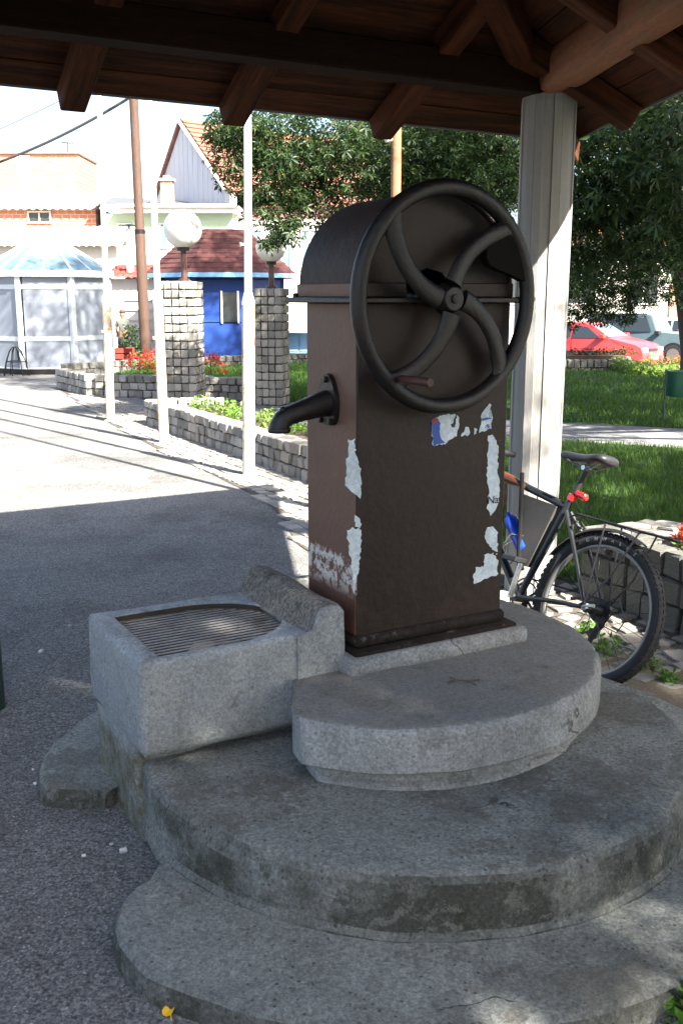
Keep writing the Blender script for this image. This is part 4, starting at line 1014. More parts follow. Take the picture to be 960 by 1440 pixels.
# cassette and derailleur, drive side (right)
mb = MB()
for k in range(7): mb.lathe([(.05 - .004 * k, 0), (.05 - .004 * k, .002)], 20)
for k in range(7):
    pass
mb = MB()
for k in range(7):
    y = -.030 - .0042 * k; r_ = .054 - .0045 * k; n = 22
    mb.tube([(RA.x, y, RA.z), (RA.x, y - .0018, RA.z)], r_, n)
mb.build('cassette', mt['black'], rwl)
mb = MB(); dj = RA + Vector((.0, -.062, -.06)); mb.tube([RA + Vector((0, -.066, 0)), dj, dj + Vector((.02, .012, -.05)), dj + Vector((.03, .012, -.11))], [.012, .018, .013, .010], 8)
for dz, dx in ((-.045, .02), (-.115, .03)): mb.tube([dj + Vector((dx, .005, dz)), dj + Vector((dx, .018, dz))], .024, 14)
mb.build('rear_derailleur', mt['black'], bike, True)
tubes('cable_loop', [([dj + Vector((-.01, 0, .0)), dj + Vector((-.09, 0, -.01)), dj + Vector((-.115, 0, .05)), dj + Vector((-.07, .01, .12)), RA + Vector((.1, -.06, .02))], .0028)], mt['black'], bike, 6)
# crankset
mb = MB()
for r_, y in ((.095, -.048), (.075, -.042)): mb.tube([(BBk.x + r_ * cos(2 * pi * k / 36), y, BBk.z + r_ * sin(2 * pi * k / 36)) for k in range(36)], .004, 4, closed=True)
for k in range(5):
    a = 2 * pi * k / 5; mb.tube([(BBk.x, -.05, BBk.z), (BBk.x + .09 * cos(a), -.048, BBk.z + .09 * sin(a))], .006, 6)
crk = mb.build('crankset', mt['black'], bike, True)
a_ = radians(97)
for s, aa in ((1, a_), (-1, a_ + pi)):
    e = BBk + Vector((.17 * cos(aa), .068 * s, .17 * sin(aa)))
    MB().tube([BBk + Vector((0, .036 * s, 0)), BBk + Vector((0, .058 * s, 0)), e], [.013, .014, .010], 8).build('crank_arm', mt['chrome' if s > 0 else 'black'], crk, True)
    MB().bbox(e.x - .045, e.x + .045, e.y + (.01 if s > 0 else -.09), e.y + (.09 if s > 0 else -.01), e.z - .012, e.z + .012, .004).build('pedal', mt['black'], crk)
ch = MB(); ch.tube([(BBk.x + .09, -.047, BBk.z + .02), (BBk.x, -.047, BBk.z + .095), (RA.x, -.05, RA.z + .05), (RA.x - .05, -.05, RA.z), (dj.x + .01, -.05, dj.z - .05), (dj.x + .05, -.05, dj.z - .12), (BBk.x, -.047, BBk.z - .095), (BBk.x + .09, -.047, BBk.z - .02)], .004, 5); ch.build('chain', mt['black'], bike)
# mudguard and rack
mg = MB(); n = 26; vs_ = []
for k in range(n + 1):
    a = radians(30 + 86 * k / n)
    for y, dr in ((-.031, -.008), (-.02, .004), (0, .007), (.02, .004), (.031, -.008)):
        vs_.append((RA.x + (.352 + dr) * cos(a), y, RA.z + (.352 + dr) * sin(a)))
mg.add(vs_, [(k * 5 + j, k * 5 + j + 1, (k + 1) * 5 + j + 1, (k + 1) * 5 + j) for k in range(n) for j in range(4)])
mg.build('mudguard', mt['black'], bike, 'all')
rz_ = .705
rk = tubes('rear_rack', [([(.20, .03, rz_ + .02), (.10, .055, rz_ + .015), (-.26, .06, rz_), (-.30, .03, rz_), (-.30, -.03, rz_), (-.26, -.06, rz_), (.10, -.055, rz_ + .015), (.20, -.03, rz_ + .02), (.20, .03, rz_ + .02)], .0055), ([(.10, -.055, rz_ + .015), (.10, .055, rz_ + .015)], .004), ([(-.08, -.058, rz_), (-.08, .058, rz_)], .004), ([(-.22, -.058, rz_), (-.22, .058, rz_)], .004), ([(.18, 0, rz_ + .02), (-.28, 0, rz_)], .004)], mt['black'], bike, 6)
for s in (-1, 1):
    tubes('rack_strut', [([(.02, .058 * s, rz_ + .005), (.01, .075 * s, .45), (-.003, .078 * s, RA.z + .02)], .0042)], mt['black'], rk, 6)
    tubes('rack_strut', [([(-.16, .06 * s, rz_), (-.09, .078 * s, .50), (-.006, .08 * s, RA.z + .03)], .0042)], mt['black'], rk, 6)
tubes('rack_stay', [([(.20, .03, rz_ + .02), (.27, .02, .69)], .004), ([(.20, -.03, rz_ + .02), (.27, -.02, .69)], .004)], mt['black'], rk, 6)
# rear lamp
lp = spd + (BBk - spd).normalized() * .125 + Vector((-.05, 0, .0))
o = MB().tube([lp + Vector((.035, 0, .01)), lp + Vector((.03, 0, .01)), lp + Vector((-.02, 0, .0)), lp + Vector((-.026, 0, 0))], [.010, .015, .017, .012], 14).build('rear_lamp', mt['redlamp'], bike, True)
# brake arms, cockpit
for s in (-1, 1): tubes('brake_arm', [([RA + Vector((.17, .03 * s, .24)), RA + Vector((.20, .045 * s, .33)), RA + Vector((.205, .01 * s, .355))], .006)], mt['black'], bike, 6)
hb_ = HT + (HT - HBm) * .3
tubes('stem', [([HT, hb_, hb_ + Vector((.09, 0, .02))], .015)], mt['black'], bike)
hbr = tubes('handlebar', [([hb_ + Vector((.05, .29, .03)), hb_ + Vector((.08, .18, .025)), hb_ + Vector((.09, 0, .02)), hb_ + Vector((.08, -.18, .025)), hb_ + Vector((.05, -.29, .03))], .0125)], mt['black'], bike)
for s in (-1, 1):
    tubes('grip', [([hb_ + Vector((.052, .285 * s, .03)), hb_ + Vector((.066, .17 * s, .026))], .017)], mt['black'], hbr)
    tubes('brake_lever', [([hb_ + Vector((.08, .15 * s, .022)), hb_ + Vector((.14, .16 * s, .01)), hb_ + Vector((.13, .25 * s, .0))], .006)], mt['chrome'], hbr, 6)
# frame bag, brown roll, bottle cage
tb0 = STt + (HT - STt) * .06; tb1 = STt + (HT - STt) * .50
bagp = [(tb0.x + .012, tb0.z - .045), (tb1.x - .03, tb1.z - .075), (tb1.x - .045, tb1.z - .11), (STt.x + (BBk.x - STt.x) * .70 + .06, STt.z + (BBk.z - STt.z) * .70), (STt.x + (BBk.x - STt.x) * .70 + .022, STt.z + (BBk.z - STt.z) * .70)]
MB().prism(bagp, -.024, .024, lambda a, b, d: (a, d, b)).build('frame_bag', mt['bag'], bike)
bx_ = [(tb1.x - .02, tb1.z + .03), (tb1.x - .055, tb1.z - .09), (STt.x + (BBk.x - STt.x) * .72 + .075, STt.z + (BBk.z - STt.z) * .70)]
tubes('bag_strap', [([(tb1.x - .02, .028, tb1.z + .02), (tb1.x - .055, .03, tb1.z - .09), (bx_[2][0], .03, bx_[2][1] + .03), (bx_[2][0] - .03, .03, bx_[2][1] - .02)], [.010, .011, .011, .016])], mt['strap'], bike, 8)
t0_ = STt + (HT - STt) * .42 + Vector((0, .02, -.03)); t1_ = STt + (HT - STt) * .97 + Vector((0, .02, -.035))
tubes('brown_roll', [([t0_, t0_ + (t1_ - t0_) * .25, t1_], [.010, .024, .026])], mt['brownroll'], bike, 12)
dtd = (HBm - BBk).normalized(); bp = BBk + dtd * .17; nrm2 = Vector((-dtd.z, 0, dtd.x))
if nrm2.x > 0: nrm2 = -nrm2
bo = bp + nrm2 * .135
cgs = [([bp + nrm2 * .022, bo - dtd * .005 - nrm2 * .03 , bo - dtd * .008 + nrm2 * .04, bo + dtd * .05 + nrm2 * .042 + Vector((0, .02, 0)), bo + dtd * .09 + Vector((0, .042, 0)), bo + dtd * .10 - nrm2 * .03 + Vector((0, .03, 0)), bp + dtd * .10 + nrm2 * .022], .003)]
tubes('bottle_cage', cgs + [([p * 1 if False else Vector((p.x, -p.y, p.z)) for p in cgs[0][0]], .003)], mt['chrome'], bike, 6)
for k, z in enumerate((.16, .24, .31)):
    q = BBk + dtd * (z + .12); o = text_mesh('MT', .03, mt['print'], 'frame_lettering', bike)
    o.matrix_local = Matrix.Translation(q + Vector((0, .0215, 0))) @ Matrix.Rotation(atan2(dtd.z, dtd.x) , 4, 'Y').inverted() @ Matrix.Rotation(pi / 2, 4, 'X') @ Matrix.Rotation(pi, 4, 'Y')
# lettering on the tyre wall, bent round the wheel
for i, chx in enumerate('SCHWALBE'):
    a = radians(60 + i * 8.2); o = text_mesh(chx, .022, mt['print'], 'tyre_letter', rwl)
    x_ax = Vector((sin(a), 0, -cos(a))); y_ax = Vector((cos(a), 0, sin(a)))
    # seen from the left side (y positive) the word runs towards the rear
    x_ax = -x_ax if False else x_ax
    z_ax = x_ax.cross(y_ax)
    if z_ax.y < 0: x_ax = -x_ax; z_ax = -z_ax
    M = Matrix(((x_ax.x, y_ax.x, z_ax.x, 0), (x_ax.y, y_ax.y, z_ax.y, 0), (x_ax.z, y_ax.z, z_ax.z, 0), (0, 0, 0, 1)))
    aa = a if True else 0
    aa2 = radians(70 + i * 7.6) if z_ax.y < 0 else a
    pos = Vector((RA.x + .306 * cos(a), .0272, RA.z + .306 * sin(a)))
    o.matrix_local = Matrix.Translation(pos) @ M
bk_dir = radians(126)
bc = G(808, 968) + Vector((0, 0, .0))
LEAN = radians(18)
bike.matrix_world = Matrix.Translation(bc + Vector((0, 0, .012))) @ Matrix.Rotation(bk_dir, 4, 'Z') @ Matrix.Rotation(LEAN, 4, 'X')
# bottle held in the cage
bt = MB(); ax = dtd
bt.tube([bo + ax * t for t in (0, .004, .10, .115, .13, .18, .195, .20, .225, .228)], [.030, .036, .036, .031, .034, .035, .028, .014, .012, .008], 18)
btl = bt.build('water_bottle', mt['bluebottle'], None, True); btl.matrix_world = bike.matrix_world.copy()
tag(btl, 'blue plastic drinking bottle held in the bicycle frame cage', 'bottle')
# ================================================================== POLES
pbase = [G(156, 592), G(231, 624), G(350, 670)]
sp_ = (pbase[2] - pbase[0]) / 2; pbase.append(pbase[2] + sp_ * 1.0)
ptop = [(140, 150), (210, 140), (348, 170), (560, 190)]
b4 = pbase[3]; 
plab = ['white steel flagpole nearest the silver kiosk with rusty foot', 'white steel flagpole in front of the broad stone pillar', 'white steel flagpole between the broad and the narrow stone pillars', 'rusty orange flagpole rising behind the pump hood']
for i, (b, t) in enumerate(zip(pbase, ptop)):
    if i == 3: b = Vector((at(556, 300, b.y).x, b.y, 0))
    d = ray(*t); tt = b.y / d.y; tip = Vector((d.x * tt, b.y, HC + d.z * tt)); dr = (tip - Vector((b.x, b.y, 0))); dr = dr / dr.z
    if i == 3: dr = Vector((.0, 0, 1))
    r_ = empty('flagpole', (b.x, b.y, 0), 0, plab[i], 'pole', 'row of flagpoles')
    k1 = 1.63 if i < 3 else 1.6; rr = .058
    q = lambda z: Vector((dr.x * z, dr.y * z, z))
    MB().tube([q(-.05), q(k1 - .05)], rr, 16).build('lower_tube', mt['rustwhite' if i < 3 else 'tanpole'], r_, True)
    MB().tube([q(k1 - .05), q(k1 - .03), q(k1 + .06), q(k1 + .065)], [rr + .003, rr + .003, rr * .66, rr * .62], 16).build('reducer', mt['white' if i < 3 else 'tanpole'], r_, True)
    MB().tube([q(k1 + .06), q(6.4)], [rr * .62, rr * .5], 14).build('upper_tube', mt['white' if i < 3 else 'tanpole'], r_, True)
    zk = {2: at(340, 344, b.y).z, 3: at(548, 197, b.y).z}.get(i, 1.2 if i < 2 else 2)
    MB().tube([q(zk), q(zk) + Vector((-.05, -.02, 0)), q(zk) + Vector((-.07, -.03, 0))], [.01, .012, .022], 8).build('cleat', mt['rustwhite'], r_, True)
    MB().lathe([(.09, -.02), (.085, .012), (.06, .02)], 14).build('foot_collar', mt['rustwhite'], r_, True)
bb = G(206, 517)
wpole = empty('utility_pole', (bb.x, bb.y, -.05), 0, 'tall brown utility pole standing in the flower bed', 'pole')
MB().tube([(0, 0, 0), (-.02, 0, 3.2), (-.02, 0, 3.25), (-.06, 0, 9)], [.13, .12, .105, .095], 14).build('shaft', mt['polewood'], wpole, True)
MB().tube([(-.02, 0, 3.15), (-.02, 0, 3.24)], .127, 14).build('band', mt['castiron'], wpole, True)
def cable(name, pts, r_, label):
    o = MB().tube(pts, r_, 6).build(name, mt['cable']); return tag(o, label, 'cable', 'overhead cables')
def sag(a, b, s, n=24): return [a.lerp(b, k / n) - Vector((0, 0, s * 4 * (k / n) * (1 - k / n))) for k in range(n + 1)]
cable('overhead_cable', sag(at(-120, 262, 16), at(330, 30, 16), .35), .022, 'thick black overhead cable crossing the sky past the brown pole')
cable('overhead_cable', sag(at(-150, 240, 30), at(280, 30, 30), .3), .011, 'thin grey wire above the brick house')
cable('overhead_cable', sag(at(257, 172, 41.5), at(150, 40, 41.5), .4), .014, 'thin wire rising from the grey gable peak')
# ================================================================== KIOSKS
def octo(c, r_, rot, z): return [Vector((c.x + r_ * cos(rot + k * pi / 4), c.y + r_ * sin(rot + k * pi / 4), z)) for k in range(8)]
def kiosk_silver():
    cY = 23.2; cx = at(64, 330, cY).x; zE = at(60, 384, cY - 1.6).z; zA = at(62, 325, cY).z; R = 1.43
    r_ = empty('glass_kiosk', (cx, cY, 0), 0, 'silver octagonal kiosk with a glazed pyramid roof', 'kiosk')
    c0 = Vector((0, 0, 0)); rot = radians(-90 - 10)
    b0 = octo(c0, R, rot, .12); b1 = octo(c0, R, rot, zE)
    MB().prism([(p.x, p.y) for p in octo(c0, R + .02, rot, 0)], 0, .12, lambda a, b, d: (a, b, d)).build('base', mt['castiron'], r_)
    for k in range(8):
        a, b = b0[k], b0[(k + 1) % 8]; d = (b - a).normalized(); n = Vector((d.y, -d.x, 0)); Ln = (b - a).length
        M = Matrix.Translation(a) @ Matrix.Rotation(atan2(d.y, d.x), 4, 'Z')
        MB().bbox(-.06, .06, -.06, .06, 0, zE - .12, .01, M).build('corner_post', mt['alu'], r_)
        for z0, z1, key in ((.02, .60, 'kpanel'), (.70, zE - .45, 'kpanel'), (zE - .36, zE - .13, 'kpanel')):
            MB().box(.09, Ln - .09, -.012, .012, z0, z1, M).build('panel', mt[key], r_)
        for z in (.0, .60, zE - .45, zE - .15): MB().box(.055, Ln - .055, -.03, .03, z, z + (.10 if z else .03), M).build('rail', mt['alu'], r_)
        e0, e1 = octo(c0, R + .10, rot, zE)[k], octo(c0, R + .10, rot, zE)[(k + 1) % 8]
        d2 = (e1 - e0); Me = Matrix.Translation(e0) @ Matrix.Rotation(atan2(d2.y, d2.x), 4, 'Z')
        MB().box(0, d2.length, -.05, .05, -.07, .07, Me).build('eave_gutter', mt['alu'], r_)
        ap = Vector((0, 0, zA)); f0, f1 = e0 + Vector((0, 0, .05)), e1 + Vector((0, 0, .05)); mid = (f0 + f1) / 2
        q0, q1 = f0.lerp(ap, .96), f1.lerp(ap, .96)
        MB().add([f0, mid, (q0 + q1) / 2, q0], [(0, 1, 2, 3)]).build('roof_pane', mt['kglass'], r_)
        MB().add([mid, f1, q1, (q0 + q1) / 2], [(0, 1, 2, 3)]).build('roof_pane', mt['kglass'], r_)
        MB().tube([f0 + Vector((0, 0, .02)), ap], .028, 6).build('roof_bar', mt['alu'], r_)
        MB().tube([mid + Vector((0, 0, .015)), ap], .014, 6).build('roof_bar', mt['alu'], r_)
    MB().lathe([(.12, -.06), (.1, .03), (.03, .08)], 10, z0=zA).build('roof_cap', mt['alu'], r_)
kiosk_silver()
def kiosk_blue():
    cY = 29.6; cx = at(311, 360, cY).x; zE = at(300, 387, cY - 1.9).z; zT = at(311, 326, cY).z; R = 1.86
    r_ = empty('blue_kiosk', (cx, cY, 0), 0, 'blue octagonal wooden kiosk with a dark red shingle roof', 'kiosk')
    c0 = Vector((0, 0, 0)); rot = radians(-90 + 22.5 + 6)
    b0 = octo(c0, R, rot, 0)
    MB().prism([(p.x, p.y) for p in octo(c0, R - .06, rot, 0)], -.1, zE, lambda a, b, d: (a, b, d)).build('inner_wall', mt['bluepaint'], r_)
    for k in range(8):
        a, b = b0[k], b0[(k + 1) % 8]; d = (b - a).normalized(); Ln = (b - a).length
        M = Matrix.Translation(a) @ Matrix.Rotation(atan2(d.y, d.x), 4, 'Z')
        MB().bbox(-.05, .05, -.05, .05, 0, zE - .05, .01, M).build('corner_post', mt['bluepaint'], r_)
        for q, (z0, z1) in enumerate(((0, .95), (.97, zE - .1))):
            MB().bbox(.06, Ln - .06, -.0, .05, z0, z1, .012, M).build('wall_board', mt['bluepaint'], r_)
        if k == 7:
            w = MB().box(Ln * .52, Ln * .80, -.04, -.005, .98, 1.78, M).build('window', mt['darkglass'], r_)
            for x in (Ln * .485, Ln * .80): MB().box(x, x + .05, -.06, -.0, .95, 1.82, M).build('frame', mt['frame'], w)
        e0, e1 = octo(c0, R + .40, rot, zE)[k], octo(c0, R + .40, rot, zE)[(k + 1) % 8]
        d2 = e1 - e0; Me = Matrix.Translation(e0) @ Matrix.Rotation(atan2(d2.y, d2.x), 4, 'Z')
        MB().box(0, d2.length, -.03, .03, -.05, .07, Me).build('eave_board', mt['bluetrim'], r_)
        t0, t1 = octo(c0, .85, rot, zT)[k], octo(c0, .85, rot, zT)[(k + 1) % 8]
        s0, s1 = octo(c0, R + .42, rot, zE + .05)[k], octo(c0, R + .42, rot, zE + .05)[(k + 1) % 8]
        rows = 9
        for j in range(rows):                       # overlapping shingle courses
            u0, u1 = j / rows, (j + 1.15) / rows
            p = [s0.lerp(t0, u0), s1.lerp(t1, u0), s1.lerp(t1, min(1, u1)), s0.lerp(t0, min(1, u1))]
            p[0] = p[0] + Vector((0, 0, .035)); p[1] = p[1] + Vector((0, 0, .035)); lo = [q - Vector((0, 0, .04)) for q in p]
            MB().add(p + lo, [(0, 1, 2, 3), (7, 6, 5, 4), (0, 4, 5, 1), (1, 5, 6, 2), (2, 6, 7, 3), (3, 7, 4, 0)]).build('shingle_course', mt['shingle'], r_)
    MB().prism([(p.x, p.y) for p in octo(c0, .87, rot, 0)], zT - .02, zT + .03, lambda a, b, d: (a, b, d)).build('roof_cap', mt['shingle'], r_)
kiosk_blue()
# ================================================================== HOUSES
def blk(name, root, m, x0, x1, y0, y1, z0, z1): return MB().box(x0, x1, y0, y1, z0, z1).build(name, m, root)
def corr_roof(root, name, m, x0, x1, ya, za, yb, zb, pitch=.26, amp=.05, rows=10):
    nx = int((x1 - x0) / pitch) * 6; vs_ = []; 
    for j in range(rows + 1):
        t = j / rows
        for s in ((0,) if j in (0,) else (0, 1)) if j < rows else (0,):
            for i in range(nx + 1):
                x = x0 + (x1 - x0) * i / nx; w = amp * (abs(sin(pi * (x - x0) / pitch)) - .4)
                vs_.append((x, ya + (yb - ya) * t, za + (zb - za) * t + w + (.05 if s else 0)))
    nr = len(vs_) // (nx + 1)
    mb = MB().add(vs_, [(j * (nx + 1) + i, j * (nx + 1) + i + 1, (j + 1) * (nx + 1) + i + 1, (j + 1) * (nx + 1) + i) for j in range(nr - 1) for i in range(nx)])
    return mb.build(name, m, root)
def window(root, x0, x1, y, z0, z1, m='darkglass', bars=1):
    w = blk('window', root, mt[m], x0, x1, y - .03, y + .1, z0, z1); t = .06
    for a, b, c_, d_ in ((x0 - t, x0, z0 - t, z1 + t), (x1, x1 + t, z0 - t, z1 + t), (x0, x1, z1, z1 + t), (x0, x1, z0 - t, z0)): blk('frame', w, mt['frame'], a, b, y - .07, y + .02, c_, d_)
    for k in range(bars): xx = x0 + (x1 - x0) * (k + 1) / (bars + 1); blk('frame', w, mt['frame'], xx - .025, xx + .025, y - .06, y + .02, z0, z1)
# brick house, stepped roofs
Y1 = 36.0
bh = empty('brick_house', (0, 0, 0), 0, 'orange brick house with stepped pale tiled roofs behind the silver kiosk', 'house')
xl, xr = at(-150, 345, Y1).x, at(172, 345, Y1).x; zr1 = at(100, 346, Y1).z
blk('plaster_wall', bh, mt['plaster'], xl, xr - .3, Y1 + .4, Y1 + 8, -.1, zr1 + .1)
zr1b = at(60, 318, Y1 + 3).z
corr_roof(bh, 'lower_roof', mt['paletile'], xl, xr, Y1, zr1, Y1 + 3, zr1b)
x2r = at(136, 310, Y1 + 3).x; z3 = at(60, 296, Y1 + 3).z
blk('brick_wall', bh, mt['redbrick'], xl, x2r, Y1 + 2.9, Y1 + 9, zr1b - .3, z3 + .1)
w0 = at(42, 312, Y1 + 2.9); w1 = at(70, 299, Y1 + 2.9); window(bh, w0.x, w1.x, Y1 + 2.9, w0.z, w1.z)
z4 = at(60, 272, Y1 + 6).z
corr_roof(bh, 'upper_roof', mt['paletile'], xl, x2r + .15, Y1 + 2.6, z3, Y1 + 6, z4, .30, .06)
z5 = at(60, 218, Y1 + 6.2).z; x3r = at(112, 230, Y1 + 6.2).x
blk('brick_wall', bh, mt['brick'], xl, x3r, Y1 + 6, Y1 + 9, z4 - .4, z5)
pxl = at(25, 250, Y1 + 6).x; blk('pier', bh, mt['plaster'], pxl, pxl + .55, Y1 + 5.95, Y1 + 6.3, z4 - .2, z5 - .05)
blk('coping', bh, mt['rooftile'], xl, x3r + .05, Y1 + 5.9, Y1 + 9.1, z5, z5 + .06)
an = at(95, 200, Y1 + 7)
MB().tube([(an.x, an.y, z5), (an.x, an.y, an.z)], .02, 6).tube([(an.x - .25, an.y, an.z), (an.x + .25, an.y, an.z - .05)], .02, 6).tube([(an.x + .1, an.y, an.z + .06), (an.x + .2, an.y, an.z - .1)], .02, 6).build('aerial', mt['castiron'], bh)
# white outbuilding with the flue, behind the flower bed
ob = empty('snack_hut', (0, 0, 0), 0, 'white hut with corrugated red-edged roof and a steel flue', 'hut')
Yo = 31.5; a0 = at(152, 392, Yo); a1 = at(238, 386, Yo)
blk('wall', ob, mt['plaster'], a0.x, a1.x, Yo, Yo + 2.4, -.1, a0.z)
corr_roof(ob, 'roof', mt['redbox'], a0.x - .2, a1.x + .2, Yo - .35, a0.z + .02, Yo + 2.6, a0.z + .5, .2, .05, 4)
fa, fb = at(184, 400, Yo + .8), at(182, 322, Yo + .8)
flu = MB().tube([(fa.x, fa.y, fa.z), (fb.x, fb.y, fb.z)], .12, 14).build('flue', mt['alu'], ob, True)
MB().tube([(fb.x, fb.y, fb.z - .05), (fb.x, fb.y, fb.z + .10)], .03, 6).build('flue_stem', mt['castiron'], flu)
MB().lathe([(.26, 0), (.27, .02), (.05, .07)], 14, cx=fb.x, cy=fb.y, z0=fb.z + .08).build('flue_cap', mt['castiron'], flu)
MB().tube([(fa.x + .02, fa.y, fa.z - .1), (fa.x + .02, fa.y, fa.z + .25), (fa.x + .01, fa.y, fa.z + .3)], [.2, .2, .13], 12).build('flue_base', mt['white'], flu, True)
for k in range(5): blk('shelf_board', ob, mt['frame'], a0.x + .5, a1.x - .1, Yo - .06, Yo - .005, .35 + .3 * k, .40 + .3 * k)
# green house with the long cornice
gh = empty('green_house', (0, 0, 0), 0, 'pale green plastered house with white cornice below the grey gable', 'house')
Yg = 38.5; g0, g1 = at(150, 300, Yg), at(327, 292, Yg); zc0 = at(250, 300, Yg).z; zc1 = at(250, 286, Yg).z
blk('wall', gh, mt['green_plaster'], g0.x, g1.x, Yg, Yg + 7, -.1, zc0)
blk('cornice', gh, mt['plaster'], g0.x + .6, g1.x + .15, Yg - .45, Yg + 7, zc0, zc0 + .18)
blk('gutter', gh, mt['frame'], g0.x + .5, g1.x + .2, Yg - .55, Yg + 7, zc0 + .18, zc0 + .30)
MB().add([(g0.x - .4, Yg - .3, zc0 + .3), (g1.x + .1, Yg - .3, zc0 + .3), (g1.x + .1, Yg + 3.5, zc1 + .25), (g0.x - .4, Yg + 3.5, zc1 + .55)], [(0, 1, 2, 3)]).build('roof', mt['zinc'], gh)
for px0 in (168, 218, 262): w0 = at(px0, 347, Yg); w1 = at(px0 + 15, 316, Yg); window(gh, w0.x, w1.x, Yg, w0.z, w1.z, 'kglass')
ch0 = at(236, 286, Yg + 1); ch1 = at(236, 255, Yg + 1)
chm = MB().box(ch0.x - .22, ch0.x + .22, Yg + .8, Yg + 1.25, ch0.z - .3, ch1.z).build('chimney', mt['brick'], gh)
MB().box(ch0.x - .29, ch0.x + .29, Yg + .73, Yg + 1.32, ch1.z, ch1.z + .09).build('chimney_cap', mt['paletile'], chm); MB().box(ch0.x - .12, ch0.x + .12, Yg + .92, Yg + 1.15, ch1.z + .09, ch1.z + .2).build('chimney_pot', mt['plaster'], chm)
# grey gable with steep tiled roof
gg = empty('gable_house', (0, 0, 0), 0, 'tall grey boarded gable with steep red tiled roof', 'house')
Yk = 42.0; A_, L_, R_ = at(257, 172, Yk), at(215, 296, Yk), at(322, 272, Yk); L_.z = min(L_.z, R_.z); 
L0 = at(218, 290, Yk + 1.6); R0 = at(322, 268, Yk - 2.6)
GN = Vector((R0.x - L0.x, R0.y - L0.y, 0)); GL = GN.length; GN.normalize(); GO = Vector((GN.y, -GN.x, 0)); rd = -GO * 9
ra_ = ray(257, 172); tA = (Vector((L0.x, L0.y, 0)).dot(GO)) / (ra_.x * GO.x + ra_.y * GO.y); A_ = Vector((ra_.x * tA, ra_.y * tA, HC + ra_.z * tA)); sA = (A_ - L0).dot(GN)
gf = lambda s_, z, d: (L0.x + GN.x * s_ + GO.x * d, L0.y + GN.y * s_ + GO.y * d, z)
MB().prism([(sA, A_.z), (0, L0.z), (0, 3.2), (GL, 3.2), (GL, R0.z)], -.3, 0, gf).build('gable_wall', mt['gable'], gg)
nb_ = 16
gtop = lambda x: (L0.z + (A_.z - L0.z) * x / sA) if x < sA else (A_.z + (R0.z - A_.z) * (x - sA) / (GL - sA))
for k in range(nb_):                                # vertical cladding boards
    xa = GL * k / nb_; xb = GL * (k + .94) / nb_
    pts_ = [(xa, 3.4), (xb, 3.4), (xb, gtop(xb) - .02)] + ([(sA, A_.z - .02)] if xa < sA < xb else []) + [(xa, gtop(xa) - .02)]
    MB().prism(pts_, .002, .03, gf).build('cladding_board', mt['gable'], gg)
for e in (R0, L0):
    dn = (e - A_).normalized(); nrm_ = dn.cross(GO).normalized(); nrm_ = nrm_ if nrm_.z > 0 else -nrm_
    a, b = A_ + GO * .15 + Vector((0, 0, .03)), e + dn * .25 + GO * .15 + Vector((0, 0, .03))
    v0 = [a, b, b + rd, a + rd]; v1 = [p + nrm_ * .12 for p in v0]
    sl_ = MB().add(v0 + v1, [(3, 2, 1, 0), (4, 5, 6, 7), (0, 1, 5, 4), (1, 2, 6, 5), (2, 3, 7, 6), (3, 0, 4, 7)]).build('roof_slope', mt['rooftile'], gg)
    if e is R0:
        rows = 15
        for j in range(rows):
            p0, p1 = v1[0].lerp(v1[1], j / rows), v1[0].lerp(v1[1], (j + 1) / rows)
            q = [p0, p1 + nrm_ * .05, p1 + rd + nrm_ * .05, p0 + rd]; MB().add(q + [p1, p1 + rd], [(0, 1, 2, 3), (1, 4, 5, 2)]).build('tile_course', mt['rooftile'], sl_)
MB().tube([A_ + GO * .2 + Vector((0, 0, .03)), R0 + GO * .2 + Vector((0, 0, .03))], .07, 6).build('barge_board', mt['plaster'], gg)
MB().prism([(GL - .02, 3.2), (GL + .22, 3.2), (GL + .22, R0.z), (GL - .02, R0.z)], -.2, .1, gf).build('corner_board', mt['plaster'], gg)
sn = at(332, 230, Yk + .2); MB().box(sn.x - .12, sn.x + .12, Yk - .1, Yk + .4, sn.z - .7, sn.z + .2).build('roof_vent', mt['plaster'], gg)
# pink house
ph = empty('pink_house', (0, 0, 0), 0, 'pink plastered house with white window surrounds behind the tree', 'house')
Yp = 41; p0, p1 = at(326, 260, Yp), at(450, 250, Yp)
zt_ = at(400, 292, Yp).z
blk('wall', ph, mt['pink_plaster'], p0.x, p0.x + 9, Yp, Yp + 8, -.2, zt_)
blk('string_course', ph, mt['plaster'], p0.x - .05, p0.x + 9, Yp - .12, Yp, at(400, 316, Yp).z, at(400, 309, Yp).z)
for px0 in (345, 385, 425, 500, 560, 620):
    w0 = at(px0, 378, Yp); w1 = at(px0 + 22, 325, Yp); blk('surround', ph, mt['plaster'], w0.x - .25, w1.x + .25, Yp - .06, Yp - .002, w0.z - .25, w1.z + .3); window(ph, w0.x, w1.x, Yp - .06, w0.z, w1.z, 'kglass')
blk('ground_storey', ph, mt['plaster'], p0.x - .1, p0.x + 9.1, Yp - .10, Yp + 7.9, -.2, at(400, 395, Yp).z)
MB().prism([(-.4, zt_), (4, zt_ + 1.3), (8.4, zt_)], p0.x - .3, p0.x + 9.3, lambda a, b, d: (d, Yp + a, b)).build('roof', mt['rooftile'], ph)
